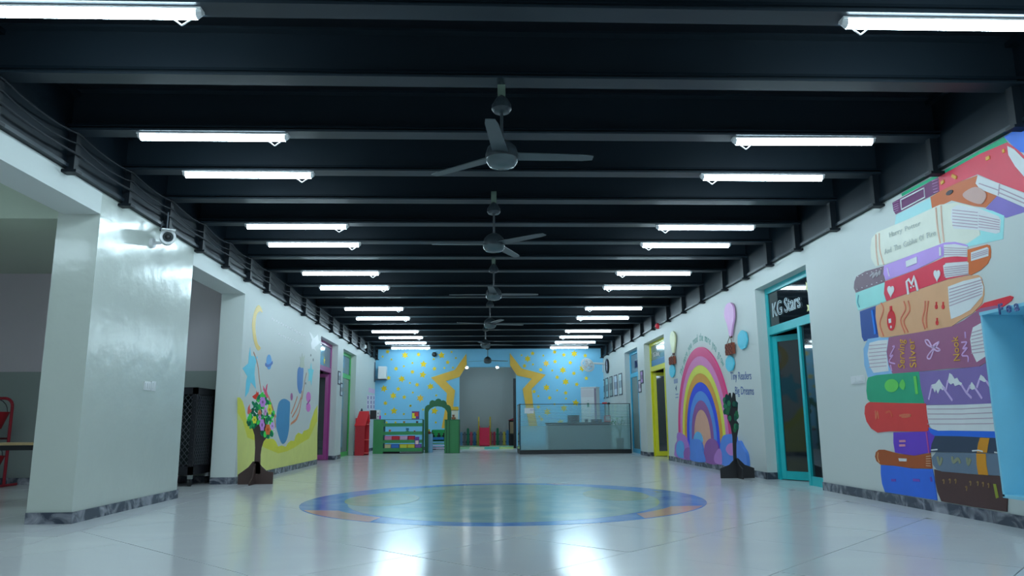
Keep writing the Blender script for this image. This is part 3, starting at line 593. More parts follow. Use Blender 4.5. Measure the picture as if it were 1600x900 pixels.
# ---- light blue open wall cabinet at the right edge
CB = P((110, 185, 222), .4, .95); d_ = .35; Xc = XR - d_
cab = thing('wall_cabinet', 'light blue open wall cabinet hung over the book mural', 'cabinet', (XR, 5.0, .28))
cy1 = 5.60
BX('side_panel', CB, Xc, XR, cy1 - .02, cy1, .28, 1.68, cab); BX('side_panel', CB, Xc, XR, 3.9, 3.92, .28, 1.68, cab)
BX('top_panel', CB, Xc - .004, XR, 3.9, cy1 + .003, 1.66, 1.685, cab); BX('bottom_panel', CB, Xc, XR, 3.9, cy1, .27, .295, cab)
BX('back_panel', CB, XR - .022, XR - .012, 3.92, cy1 - .02, .295, 1.66, cab); BX('shelf', CB, Xc + .03, XR - .022, 3.92, 4.9, .95, .97, cab)
BX('picture_card', PAGE, XR - .26, XR - .25, 4.80, 5.12, 1.22, 1.52, cab)
LB = mat('dark_blue_letters', (50, 75, 135), .3, k=.9)
for k, ch in enumerate('Fea'): wtext('letter', ch, 'R', 0, 0, .11, LB, cab, base=Vector((Xc - .012, 5.375 - .085 * k, 1.635)), outline=.004)
# ---- switch plates
def plate(label, side, r, n=2):
    p = thing('switch_plate', label, 'switch', (0, 0, 0)); c = ((XR if side == 'R' else XL), (r[0] + r[1]) / 2, (r[2] + r[3]) / 2); p.location = c
    wbox('plate', WHITE, side, r, .0003, .012, p, .002); w_ = (r[1] - r[0]) / n
    for k in range(n): wbox('rocker', WHITE, side, (r[0] + w_ * (k + .25), r[0] + w_ * (k + .75), r[2] + .02, r[3] - .02), .0121, .017, p)
    return p
plate('wide white switch plate on the glossy left pillar', 'L', wrect('L', 224, 596, 234.3, 610, 0), 3); plate('narrow white switch plate beside the wide one on the left pillar', 'L', wrect('L', 235.3, 596, 242, 611, 0), 1)
plate('white socket plate left of the painted green book', 'R', wrect('R', 1331, 587, 1351.5, 599.5, 0), 2)
# ================================================================ RAINBOW
rb = thing('rainbow_board', 'large seven-coloured rainbow board with clouds at its feet on the right wall', 'mural', (XR, 14.33, 0))
CY, CZ = 14.33, .55
bands = [((190, 58, 118), 1.75), ((205, 115, 170), 1.575), ((208, 200, 75), 1.40), ((225, 140, 50), 1.24), ((38, 68, 205), 1.07), ((72, 130, 215), .90), ((118, 78, 140), .72), ((200, 150, 130), .54)]
for k, (rgb, R_) in enumerate(bands):
    Ri = bands[k + 1][1] - .004 if k < 7 else 0; off = .030
    oc = [(CY + R_ * cos(a), CZ + R_ * sin(a)) for a in [pi * i / 36 for i in range(37)]]
    ic = [(CY + Ri * cos(a), CZ + Ri * sin(a)) for a in [pi * i / 36 for i in range(37)]]
    b = MB()
    if k < 7:
        o_ = [(CY + R_, .14)] + oc + [(CY - R_, .14)]; i_ = [(CY + Ri, .14)] + ic + [(CY - Ri, .14)]
        for (p, q, r_, s_) in zip(o_, o_[1:], i_[1:], i_):
            b.prism([(XR - off, *p), (XR - off, *q), (XR - off, *r_), (XR - off, *s_)], [(XR - .002, *p), (XR - .002, *q), (XR - .002, *r_), (XR - .002, *s_)])
        b.build('rainbow_band', P(rgb, .4), rb)
    else:
        pts = [(CY + R_, .14)] + oc + [(CY - R_, .14)]; b.prism([(XR - off, *p) for p in pts], [(XR - .002, *p) for p in pts]); b.build('inner_arch', P(rgb, .4), rb)
rz_ = lambda p: Z(1030, 620, 6.43, p)
def cloud(rgb, pts, off=.05): wpoly('cloud', 'R', rz_(pts), off, P(rgb, .4), rb, 4, back=.031 if False else .0004)
cloud((140, 110, 185), [(188, 358), (176, 400), (178, 440), (160, 480), (155, 540), (165, 602), (318, 636), (318, 560), (300, 500), (285, 450), (262, 400), (228, 372)], .046)
cloud((80, 150, 215), [(190, 600), (170, 540), (178, 470), (205, 440), (240, 460), (250, 520), (245, 590), (238, 616)], .052)
cloud((125, 85, 160), [(255, 618), (245, 560), (262, 520), (300, 510), (325, 560), (318, 634)], .054)
cloud((85, 160, 220), [(348, 440), (350, 390), (375, 352), (405, 362), (425, 400), (432, 450), (400, 470)], .046)
cloud((72, 125, 212), [(315, 440), (345, 425), (400, 432), (428, 480), (440, 550), (455, 600), (455, 656), (318, 638), (312, 560), (305, 490)], .058)
cloud((118, 82, 150), [(455, 500), (475, 450), (512, 420), (555, 435), (580, 470), (595, 530), (590, 674), (452, 652), (448, 570)], .052)
cloud((150, 115, 185), [(560, 660), (552, 600), (580, 540), (605, 520), (625, 560), (630, 640), (622, 682)], .060)
cloud((72, 125, 212), [(608, 540), (618, 450), (640, 395), (680, 378), (740, 378), (760, 440), (748, 560), (735, 690), (630, 682), (620, 610)], .056)
cloud((72, 125, 212), [(742, 690), (735, 600), (760, 500), (795, 440), (830, 500), (865, 560), (880, 640), (875, 716), (800, 706)], .050)
cloud((165, 120, 190), [(668, 530), (690, 480), (730, 465), (765, 490), (760, 560), (735, 590), (700, 580)], .064)
GRT = P((90, 150, 145), .5)
s_txt = 'The more you read the more you grow'; n_ = len(s_txt)
arct = tag(sempty('arc_words', (XR, CY, CZ)), 'green arched writing above the rainbow board', 'lettering'); arct['kind'] = 'thing'
for k, ch in enumerate(s_txt):
    if ch == ' ': continue
    a = radians(137 - 94 * k / (n_ - 1)); R_ = 1.84      # left end is at +Y
    yy, zz = CY - R_ * cos(a), CZ + .03 + R_ * sin(a)
    wtext('letter', ch, 'R', 0, 0, .22, GRT, arct, xs=.72, rot=pi / 2 - a if False else a - pi / 2, base=Vector((XR - .002, yy, zz)), align='CENTER')
for txt, u, v, lab, sz in (('Tiny Readers', 1141.5, 593.5, 'upper', .26), ('Big Dreams', 1148.5, 616, 'lower', .26)):
    o = wtext('wall_lettering', txt, 'R', u, v, sz * .72, P((55, 85, 140), .5), None, off=.002, xs=1.0); o.rotation_euler.rotate_axis('Z', -.05)
    tag(o, 'dark blue handwriting beside the turquoise door, %s line' % lab, 'lettering')
sg = thing('wall_sign', 'small blue sign with an arrow left of the rainbow', 'sign', (XR, 16.6, 1.7))
for r_ in ((1053, 592, 1059, 599), (1055.5, 615, 1060, 617), (1055.5, 620, 1060, 621.8)): wbox('mark', P((110, 135, 165), .5), 'R', wrect('R', *r_, 0), .0004, .003, sg)
wpoly('arrow', 'R', [(1055, 607), (1057, 602), (1057, 611)], .003, P((50, 80, 110)), sg)
# ---- balloons and clouds
def balloon(lab, rgb, env, neck, bas, cl, ropes):
    p = px(*bas[0], x=XR - .04); r = thing('hot_air_balloon', lab, 'wall decoration', (XR, p.y, p.z), group='balloon cut-outs')
    wpoly('envelope', 'R', env, .05, P(rgb, .35), r, 4, back=.02); wpoly('neck', 'R', neck, .045, P((70, 50, 45)), r, back=.02)
    (u0, v0), (u1, v1) = bas; q = wrect('R', u0, v0, u1, v1, .05); wbox('basket', P((115, 70, 55), .6), 'R', q, .02, .065, r)
    for i in range(5):
        zz = q[2] + (q[3] - q[2]) * (i + .5) / 5; ww = (q[1] - q[0]) / 6
        for j in range(3): wbox('weave', P((85, 48, 40), .6), 'R', (q[0] + ww * (2 * j + .2 + (i % 2) * .8), q[0] + ww * (2 * j + 1.0 + (i % 2) * .8), zz - .022, zz + .022), .066, .072, r)
    for a, b in ropes: A, B = px(*a, x=XR - .045), px(*b, x=XR - .045); MB().tube(A, B, .006, 5).build('rope', P((90, 70, 60)), r)
    c = thing('cloud_cutout', 'light blue cloud board right under the %s balloon basket' % lab.split()[0], 'wall decoration', (XR, p.y, p.z - .4), group=None)
    wpoly('board', 'R', [(cl[0] + cl[2] * cos(t) * (1 + .03 * cos(7 * t)), cl[1] + cl[3] * sin(t) * (1 + .03 * cos(7 * t))) for t in [2 * pi * i / 30 for i in range(30)]], .035, P((75, 180, 228), .4), c, back=.01)
z5 = lambda p: Z(1110, 460, 5, p)
balloon('pink hot air balloon board high on the right wall', (228, 150, 198), z5([(145, 65), (120, 85), (108, 130), (110, 180), (130, 240), (147, 320), (160, 322), (168, 260), (182, 180), (178, 110), (165, 75)]), z5([(146, 322), (161, 322), (160, 340), (148, 340)]), z5([(121, 383), (179, 470)]), (1139.6, 568, 6.2, 12.5), [(z5([(148, 338)])[0], z5([(130, 385)])[0]), (z5([(158, 338)])[0], z5([(168, 385)])[0])])
z6 = lambda p: Z(1040, 510, 10, p)
balloon('yellow hot air balloon board beside the yellow door', (215, 220, 165), z6([(102, 75), (76, 110), (64, 190), (70, 260), (88, 340), (104, 410), (122, 410), (134, 330), (144, 240), (142, 150), (125, 95)]), z6([(103, 412), (123, 412), (122, 450), (104, 450)]), z6([(60, 475), (138, 592)]), (1049.7, 579.5, 3.9, 10.2), [(z6([(106, 448)])[0], z6([(75, 478)])[0]), (z6([(120, 448)])[0], z6([(130, 478)])[0])])
p = px(1159.6, 531, x=XR); c = thing('cloud_cutout', 'light blue cloud board on the bare wall right of the pink balloon', 'wall decoration', (XR, p.y, p.z))
wpoly('board', 'R', [(1159.4 + 7.3 * cos(t) * (1 + .03 * cos(7 * t)), 531 + 14.7 * sin(t) * (1 + .03 * cos(7 * t))) for t in [2 * pi * i / 30 for i in range(30)]], .035, P((75, 180, 228), .4), c, back=.01)
# ---- pictures, clock, fan on the right wall
def frame(lab, side, r, pic, group, bw=.03):
    p = thing('wall_picture', lab, 'picture', ((XR if side == 'R' else XL), (r[0] + r[1]) / 2, r[2]), group=group)
    q0, q1, z0, z1 = r; FRM = P((45, 50, 65), .35)
    for rr in ((q0, q1, z0, z0 + bw), (q0, q1, z1 - bw, z1), (q0, q0 + bw, z0 + bw, z1 - bw), (q1 - bw, q1, z0 + bw, z1 - bw)): wbox('frame_side', FRM, side, rr, .001, .016, p)
    wbox('print', P(pic, .3), side, (q0 + bw, q1 - bw, z0 + bw, z1 - bw), .001, .012, p)
    h = (z1 - z0) / 3; wbox('photo', P(tuple(int(c * .75) for c in pic), .3), side, (q0 + bw * 1.6, q1 - bw * 1.6, z0 + h, z0 + 2 * h), .0122, .014, p)
fz = [((940.2, 592.5), (945.8, 623.8)), ((946.5, 589.5), (951.5, 622.5)), ((952.5, 587.2), (958, 620.8)), ((959.5, 585), (965.5, 619.5)), ((966.8, 582.5), (973, 618))]
for k, ((u0, v0), (u1, v1)) in enumerate(fz):
    frame('black-framed print behind the reception desk, %s from the blue door' % ('fifth', 'fourth', 'third', 'second', 'first')[k], 'R', wrect('R', u0 + .55, v0 + .8, u1 - .55, v1 - .8, 0), ((150, 195, 200), (145, 190, 195), (120, 150, 150), (160, 190, 215), (165, 205, 220))[k], 'five framed prints')
frame('upper purple framed picture between the blue and yellow doors', 'R', wrect('R', 1001.3, 579, 1005.5, 599.5, 0), (150, 130, 185), 'two staggered frames right wall')
frame('lower white framed picture between the blue and yellow doors', 'R', wrect('R', 998, 593.5, 1002.3, 613.5, 0), (185, 190, 215), 'two staggered frames right wall')
z7 = lambda a, b, c, d: (495 + a / 8.18, 510 + b / 8.18, 495 + c / 8.18, 510 + d / 8.18)
frame('upper empty dark frame between the purple and green doors', 'L', wrect('L', *z7(268, 572, 298, 745), 0), (160, 190, 200), 'two staggered frames left wall')
frame('lower empty dark frame between the purple and green doors', 'L', wrect('L', *z7(297, 722, 326, 892), 0), (160, 190, 200), 'two staggered frames left wall')
p = px(950, 572, x=XR); ck = thing('wall_clock', 'round black-rimmed wall clock above the framed prints', 'clock', (XR, p.y, p.z))
MB().lathe([(.23, 0), (.25, .02), (.25, .055), (.20, .06), (.195, .035)], 28, p, (-1, 0, 0)).build('rim', P((40, 42, 50), .3), ck, True)
MB().lathe([(0, .034), (.2, .034)], 28, p, (-1, 0, 0)).build('dial', P((150, 165, 180), .3), ck)
MB().obb(p + Vector((-.038, 0, .06)), (0, 0, 1), (0, 1, 0), (1, 0, 0), .07, .008, .002).obb(p + Vector((-.04, .05, .02)), (0, .9, .4), (0, -.4, .9), (1, 0, 0), .06, .007, .002).build('hands', BLK, ck)
p2 = px(942.5, 576, x=XR); MB().lathe([(.11, 0), (.13, .01), (.13, .03), (.10, .035), (0, .03)], 20, p2, (-1, 0, 0)).build('wall_ornament', P((165, 190, 200), .3), None, True); tag(bpy.data.objects['wall_ornament'], 'small pale round ornament left of the black wall clock', 'wall decoration')
c = px(919, 569.5, y=25.2); wf = thing('wall_fan', 'white caged wall fan high in the right far corner', 'fan', (XR, 25.2, 2.9)); ax = Vector((-.55, -.70, -.5)).normalized()
for rr, h in ((.22, 0), (.235, .05), (.2, .09), (.12, .11), (.16, -.03)):
    a_ = ax.orthogonal().normalized(); b_ = ax.cross(a_); ring = [c + ax * h + (a_ * cos(2 * pi * i / 24) + b_ * sin(2 * pi * i / 24)) * rr for i in range(25)]; MB().path(ring, .022 if rr > .23 else .009, 5).build('cage_ring', WHITE, wf)
a_ = ax.orthogonal().normalized(); b_ = ax.cross(a_)
for i in range(12): d = a_ * cos(pi * i / 6) + b_ * sin(pi * i / 6); MB().path([c + ax * .115 + d * .02, c + ax * .09 + d * .2, c + ax * .05 + d * .235], .007, 4).build('cage_wire', WHITE, wf)
for i in range(3):
    d = a_ * cos(2 * pi * i / 3) + b_ * sin(2 * pi * i / 3); e = ax.cross(d); MB().obb(c + d * .11 + ax * .04, d, e + ax * .4, ax, .09, .05, .004).build('blade', P((150, 170, 180), .3), wf)
MB().lathe([(0, -.20), (.06, -.19), (.075, -.1), (.06, -.02), (.03, .05), (0, .06)], 14, c, ax).build('motor', WHITE, wf, True); MB().path([c - ax * .15, c - ax * .15 + Vector((.1, .02, -.02)), (XR - .01, 25.3, 2.86)], .035, 8).build('arm', WHITE, wf); BX('mount', WHITE, XR - .03, XR, 25.22, 25.38, 2.74, 2.98, wf)
p = px(1028, 509.5, x=XR - .06); rb2 = thing('alarm_bell', 'small red alarm unit under the right side beam near the yellow door', 'alarm', p); MB().lathe([(0, -.02), (.07, -.02), (.07, .03), (.04, .06), (0, .065)], 14, p, (-1, 0, 0)).build('bell', P((165, 45, 60), .3), rb2, True); BX('bell_plate', WHITE, XR - .045, XR, p.y - .06, p.y + .06, p.z - .05, p.z + .05, rb2)
# ================================================================ LEFT WALL PAINTING
lm = thing('space_mural', 'painted night sky scene with moon, stars and yellow hills on the left wall', 'mural', (XL, 14.2, 0))
t5 = lambda p: Z(360, 460, 5.625, p); t6 = lambda p: Z(360, 600, 5.625, p); t4 = lambda p: Z(260, 440, 2.647, p)
def lp(name, rgb, pts, off=.003, smooth=4): wpoly(name, 'L', pts, off, P(rgb, .32), lm, smooth)
def ls(name, rgb, pts, wd, off=.004): wstroke(name, 'L', pts, wd, off, P(rgb, .35), lm)
hills = t6([(62, 118), (85, 118), (108, 150), (128, 220), (140, 300), (160, 370), (200, 395), (225, 440), (300, 480), (330, 482), (350, 480), (380, 484), (402, 510), (420, 550), (450, 540), (488, 552), (505, 520), (530, 498), (562, 500), (575, 450), (598, 428), (632, 440), (645, 412), (668, 405), (692, 392), (705, 330), (722, 285), (740, 230), (765, 188)])
bot = [px_ for px_ in ((496, 716.5), (372, 742))]
lp('hills', (205, 195, 60), hills + [(496.3, 632), (495.6, 717.5), (371.2, 746)], .002, 0)
hl = t6([(62, 250), (110, 330), (150, 470), (225, 500), (300, 560), (420, 610), (500, 590), (560, 560), (620, 520), (690, 480), (760, 330)])
lp('hill_foreground', (196, 200, 118), hl + [(495.9, 660), (495.6, 717.5), (371.2, 746)], .0026, 0)
lp('moon', (224, 170, 85), t5([(245, 95), (212, 150), (192, 255), (200, 370), (222, 460), (246, 493), (266, 470), (240, 430), (222, 330), (222, 240), (235, 172), (262, 148), (282, 160), (270, 118)]))
lp('blue_star', (80, 180, 225), t5([(175, 465), (182, 540), (240, 548), (218, 630), (212, 700), (225, 830), (180, 770), (160, 860), (130, 905), (140, 760), (150, 720), (108, 650), (158, 605), (165, 520)]), smooth=0)
lp('small_planet', (75, 145, 200), t5(well('L', 340, 595, 23, 66, 20))); ls('planet_ring', (60, 100, 170), t5([(308, 612), (325, 628), (350, 620), (372, 596)]), .05)
lp('planet', (70, 120, 180), t5([(598, 645), (640, 640), (640, 720), (635, 800), (622, 866), (605, 866), (590, 810), (588, 720)])); lp('planet_flower', (150, 175, 165), t5([(612, 640), (618, 590), (612, 545), (626, 560), (632, 515), (640, 555), (654, 535), (648, 590), (650, 640)]), .0035, 3)
lp('blue_star', (90, 190, 225), t5([(710, 600), (716, 655), (732, 665), (722, 715), (712, 800), (703, 755), (686, 765), (690, 700), (682, 655), (702, 655)]), smooth=0)
lp('big_planet', (58, 128, 175), t6([(430, 158), (470, 130), (515, 150), (525, 180), (520, 300), (515, 400), (495, 490), (465, 527), (440, 500), (412, 410), (402, 350), (412, 230)]))
lp('white_bird', (215, 205, 220), t5([(688, 322), (712, 345), (735, 385), (768, 352), (775, 400), (795, 420), (770, 440), (740, 465), (760, 512), (735, 480), (715, 480), (708, 430), (718, 400)]), smooth=0)
for s_, wd in (([(205, 508), (225, 560), (245, 640), (255, 740), (272, 860)], .03), ([(670, 690), (655, 760), (640, 860), (630, 920)], .03)): ls('vine', (150, 125, 105), t5(s_), wd)
for s_ in ([(630, 60), (622, 150), (605, 250), (575, 320), (532, 350)], [(590, 110), (560, 200), (535, 260)], [(620, 120), (590, 210), (545, 290)], [(360, 170), (385, 260), (398, 380)], [(290, 40), (340, 120), (375, 230), (402, 290)]): ls('vine', (165, 120, 90), t6(s_), .035)
lp('vine_branch', (175, 125, 90), t6([(608, 250), (585, 318), (545, 340), (525, 365), (540, 335), (575, 305), (596, 262)]), .0042, 0)
lp('purple_ribbon', (180, 110, 185), t6(well('L', 687, 115, 20, 46, 16))); lp('purple_ribbon', (180, 110, 185), t6(well('L', 686, 205, 19, 40, 16))); ls('ribbon_line', (130, 60, 140), t6([(672, 180), (688, 160), (702, 140)]), .03, .005)
lp('magenta_bud', (140, 90, 140), t6(well('L', 539, 112, 10, 33, 12)))
for (a, b, l) in ((708, 535, 20), (729, 575, 26), (662, 782, 20)): lp('small_mark', (90, 110, 110), t5(well('L', a, b, 4, l / 2, 8)))
PT = P((205, 225, 225), .4)
for k, (pts, wd) in enumerate((([(360 + 10 * i, 212 + 5.2 * i + 9 * ((-1) ** i)) for i in range(31)], .022), ([(420 + 10 * i, 348 + 4.4 * i + 8 * ((-1) ** i)) for i in range(23)], .02))):
    for j in range(0, len(pts) - 2, 4): wstroke('faded_writing', 'L', t5(pts[j:j + 4]), wd, .003, PT, lm, 2)
# posters on the left wall near the corner
pp = thing('poster', 'pink poster heading at the far end of the left wall', 'poster', (XL, 25, 1.9)); wbox('sheet', P((225, 165, 195), .5), 'L', wrect('L', 576, 607, 585.5, 614, 0), .001, .006, pp)
for k, (u0, u1) in enumerate(((573, 577), (577.8, 581.8), (582.4, 586))):
    pp = thing('poster', 'white notice sheet under the pink poster, %s of three' % ('nearest the camera', 'middle', 'nearest the corner')[k], 'poster', (XL, 25, 1.5), group='notice sheets on the left wall')
    wbox('sheet', P((185, 190, 215), .5), 'L', wrect('L', u0, 617, u1, 641, 0), .001, .005, pp)
    for j in range(3): wbox('text_block', P((110, 105, 150), .5), 'L', wrect('L', u0 + 1, 619 + 7 * j, u1 - 1.4, 624 + 7 * j, 0), .0052, .006, pp)
# ================================================================ CUT-OUT TREES
def tp(name, m, pts, y, parent, th=.02, smooth=0, dy=0):
    if smooth: pts = crom(pts, smooth)
    fr = [px(u, v, y=y - dy) for u, v in pts]; return MB().prism(fr, [p + Vector((0, th, 0)) for p in fr]).build(name, m, parent)
BRN = mat('dark_brown_board', (58, 48, 46), .5, k=.9)
YT = 11.42
b0 = px(398, 754, z=0); tr = thing('cutout_tree', 'dark brown plywood tree with colourful flowers standing before the left wall', 'display tree', (-3.40, YT, 0))
tp('trunk', BRN, t6([(165, 365), (195, 395), (212, 450), (217, 560), (212, 660), (203, 740), (192, 790), (265, 790), (262, 700), (263, 620), (272, 560), (290, 505), (325, 460), (340, 420), (300, 300), (250, 250), (200, 300)]), YT, tr, .018)
bz = [(-.245, 0), (.265, 0), (.27, .17), (.17, .19), (.09, .26), (.04, .33), (-.04, .33), (-.10, .25), (-.18, .19), (-.25, .14)]
MB().prism([(-3.375 + a, YT, b) for a, b in bz], [(-3.375 + a, YT + .018, b) for a, b in bz]).build('base_board', BRN, tr)
bc = [(-.26, 0), (.26, 0), (.26, .03), (.12, .10), (.03, .30), (-.03, .30), (-.12, .10), (-.26, .03)]
MB().prism([(-3.384, YT + a, b) for a, b in bc], [(-3.366, YT + a, b) for a, b in bc]).build('cross_board', BRN, tr)
t7 = lambda p: Z(370, 600, 10, p)
LG = [(60, 190, 85), (22, 110, 80), (40, 150, 85), (18, 85, 65)]
def leaf(cx_, cy_, a, L, col, dy, parent=tr, f=t7, y=YT): tp('leaf', P(col, .5), f([(cx_ + L * .5 * cos(t) * cos(a) - L * .24 * sin(t) * sin(a), cy_ + L * .5 * cos(t) * sin(a) + L * .24 * sin(t) * cos(a)) for t in [2 * pi * i / 9 for i in range(9)]]), y, parent, .004, 0, dy)
rnd = random.Random(3)
for (a, b, k) in ((345, 240, 0), (400, 185, 0), (200, 530, 0), (350, 370, 0), (560, 450, 0), (465, 540, 0), (545, 520, 0), (280, 340, 1), (250, 440, 1), (330, 500, 3), (180, 610, 3), (240, 650, 1), (470, 600, 2), (400, 760, 1), (530, 800, 1), (430, 240, 1), (300, 640, 1), (200, 480, 3), (440, 200, 0), (370, 300, 1), (300, 400, 1), (420, 350, 3), (500, 320, 0), (540, 590, 2), (225, 560, 2), (460, 470, 1), (330, 580, 1), (270, 500, 1), (430, 760, 3), (545, 760, 0), (500, 820, 1), (345, 200, 2), (460, 300, 1), (390, 520, 3), (205, 620, 0), (250, 600, 1), (500, 560, 1), (230, 690, 3), (380, 450, 1), (310, 350, 1)):
    for q in range(2): leaf(a + rnd.uniform(-18, 18), b + rnd.uniform(-30, 30), rnd.uniform(.9, 2.2), rnd.uniform(75, 115), LG[k if q == 0 else rnd.randrange(4)], .006 + rnd.random() * .012)
for (a, b, ru, rv, rgb) in ((405, 282, 46, 80, (160, 125, 200)), (515, 400, 34, 84, (215, 205, 60)), (357, 450, 26, 50, (225, 120, 95)), (357, 520, 22, 50, (165, 140, 200)), (445, 430, 22, 66, (170, 140, 190)), (277, 560, 34, 58, (205, 200, 60)), (395, 640, 38, 92, (165, 130, 205)), (485, 712, 42, 84, (228, 105, 60)), (555, 655, 28, 60, (165, 145, 205)), (580, 728, 18, 30, (205, 200, 205))):
    r = thing('flower_tmp', 'x', 'x') if False else None
    fl = tp('flower', P(rgb, .5), t7([(a + ru * cos(t) * (1 + .12 * cos(6 * t)), b + rv * sin(t) * (1 + .12 * cos(6 * t))) for t in [2 * pi * i / 24 for i in range(24)]]), YT, tr, .005, 0, .026)
    tp('flower_centre', P(tuple(int(c * .7) for c in rgb), .5), t7(well('L', a, b, ru * .3, rv * .3, 10)), YT, fl, .004, 0, .031)
for nm, rgb, pts in (('red_bird', (205, 60, 50), [(240, 195), (300, 150), (308, 100), (318, 140), (335, 118), (342, 165), (318, 200), (300, 245), (262, 225)]), ('pink_leaf', (175, 85, 115), [(405, 20), (430, 60), (445, 90), (462, 20), (480, -10), (468, 110), (490, 200), (470, 225), (432, 150)]), ('red_leaf', (180, 90, 85), [(165, 450), (172, 370), (205, 310), (205, 385), (235, 415), (215, 450), (175, 475)])): tp(nm, P(rgb, .5), t7(pts), YT, tr, .006, 0, .02)
YR = 11.5
tg = thing('cutout_tree', 'dark board tree with green leaves standing before the rainbow foot', 'display tree', (3.93, YR, 0))
r9 = lambda p: Z(1030, 620, 6.43, p); DKB = mat('near_black_board', (34, 38, 42), .5, k=.9)
tp('trunk', DKB, r9([(700, 60), (692, 0), (705, -40), (720, -40), (728, 20), (738, -20), (742, -45), (765, -30), (772, 40), (792, 60), (788, 150), (772, 230), (800, 270), (798, 320), (785, 390), (776, 470), (776, 560), (782, 700), (750, 700), (744, 560), (738, 400), (718, 290), (688, 215)]), YR, tg, .018)
tb = [(-.265, 0), (.265, 0), (.265, .15), (.12, .20), (.02, .30), (-.02, .30), (-.12, .20), (-.265, .15)]
MB().prism([(3.93 + a, YR, b) for a, b in tb], [(3.93 + a, YR + .018, b) for a, b in tb]).build('base_board', DKB, tg)
MB().prism([(3.921, YR + a * .9, b) for a, b in tb], [(3.939, YR + a * .9, b) for a, b in tb]).build('cross_board', DKB, tg)
for i in range(34):
    L_ = i < 24
    a, b = (rnd.uniform(650, 705), rnd.uniform(-15, 245)) if L_ else (rnd.uniform(745, 790), rnd.uniform(60, 370))
    if L_ and b > 150: a = rnd.uniform(680, 710)
    tp('leaf', P(rnd.choice([(28, 78, 66), (35, 95, 65), (20, 60, 60), (40, 110, 80)]), .5), r9([(a + 17 * cos(t), b + 30 * sin(t)) for t in [2 * pi * k / 9 for k in range(9)]]), YR, tg, .004, 0, .006 + rnd.random() * .012)
# ================================================================ LEFT SIDE: camera, table, bucket stand, cage
c = px(262, 371, x=XL + .20); cc = thing('security_camera', 'white bullet security camera on the glossy left pillar', 'camera', (XL, c.y, c.z)); dv = Vector((.42, -.88, -.12)).normalized()
MB().lathe([(0, -.24), (.06, -.235), (.075, -.20), (.078, .04), (.082, .07), (.060, .07), (.055, .055)], 20, c, dv).build('housing', WHITE, cc, True)
MB().lathe([(0, .056), (.054, .056)], 18, c, dv).build('lens', DGLASS, cc)
MB().lathe([(0, .085), (.012, .083), (.03, .06), (.034, .05)], 16, c, dv).build('lens_dome', BLK, cc, True)
MB().path([c - dv * .08, c - dv * .10 + Vector((-.06, 0, -.05)), (XL + .03, c.y + .06, c.z - .05)], .018, 8).build('bracket', WHITE, cc); MB().lathe([(0, 0), (.06, 0), (.055, .03), (0, .035)], 16, (XL, c.y + .06, c.z - .05), (1, 0, 0)).build('mount', WHITE, cc, True)
MB().obb(c + Vector((0, 0, .078)) - dv * .03, dv, dv.cross(Vector((0, 0, 1))), (0, 0, 1), .17, .07, .006).build('sun_shield', WHITE, cc)
p = px(262, 345, x=XL + .14); cr = thing('cable_bracket', 'short grey metal conduit rod above the pillar camera', 'bracket', p); MB().tube(p + Vector((0, 0, -.12)), p + Vector((0, 0, .10)), .008).build('rod', P((70, 85, 95)), cr); MB().path([p + Vector((0, .02, -.11)), p + Vector((-.02, -.12, -.14)), p + Vector((-.03, -.06, -.02))], .006, 6).build('hook', P((50, 60, 70)), cr)
c = px(678.5, 554, y=YB - .10); c2 = thing('security_camera', 'small black camera near the top of the blue star wall', 'camera', (c.x, YB, c.z)); MB().lathe([(0, -.06), (.07, -.05), (.085, .0), (.07, .06), (0, .085)], 16, c, (0.1, -1, -.3)).build('housing', BLK, c2, True); BX('mount', BLK, c.x - .05, c.x + .05, YB - .06, YB, c.z - .02, c.z + .09, c2)
c = px(569.5, 542, x=XL + .10); e = thing('wall_detector', 'small white detector on the left side beam near the far corner', 'detector', c); MB().lathe([(0, 0), (.07, 0), (.06, .04), (0, .055)], 14, c, (1, -.4, 0)).build('body', WHITE, e, True); BX('mount', WHITE, XL + .0, c.x, c.y - .02, c.y + .02, c.z - .02, c.z + .02, e)
# loose cables along the left side beam
for k, (h, sag, r_, lab) in enumerate(((.42, .10, .007, 'uppermost'), (.30, .16, .006, 'middle'), (.17, .05, .010, 'lowest'))):
    pts = []
    ys = [y_ for y_ in BEAMY if y_ > 2]
    for a, b in zip(ys, ys[1:]):
        sg_ = sag * (.5 + .5 * rnd.random())
        for i in range(6): t_ = i / 6; pts.append((XL + .115, a + (b - a) * t_, ZL + h * .75 - sg_ * 4 * t_ * (1 - t_) * .5))
    o = MB().path(pts, r_, 5).build('cable', P((30, 38, 44), .5), None); tag(o, 'black sagging cable strung along the left side beam, %s of three' % lab, 'cable', 'cables along the left beam')
tb_ = thing('table', 'low wooden-topped table with black frame behind the left pillar', 'table', (-5.9, 8.75, 0)); tx0, tx1, ty0, ty1 = -7.6, -4.83, 8.47, 9.15
BX('table_top', mat('plywood_top', (120, 115, 85), .5, k=1.3), tx0, tx1, ty0, ty1, .665, .685, tb_); BX('apron', BLK, tx0 + .01, tx1 - .01, ty0 + .01, ty0 + .05, .61, .664, tb_); BX('apron', BLK, tx0 + .01, tx1 - .01, ty1 - .05, ty1 - .01, .61, .664, tb_)
for x_, y_ in ((tx1 - .07, ty0 + .01), (tx1 - .07, ty1 - .06), (tx0 + .02, ty0 + .01), (tx0 + .02, ty1 - .06)): BX('leg', BLK, x_, x_ + .05, y_, y_ + .05, 0, .609, tb_)
fs = thing('fire_bucket_stand', 'red tube stand holding fire buckets against the side room wall', 'stand', (-7.5, 11.5, 0)); RT = P((105, 25, 38), .4, 1.1); sx0, sx1, sy = -8.35, -7.02, 11.45
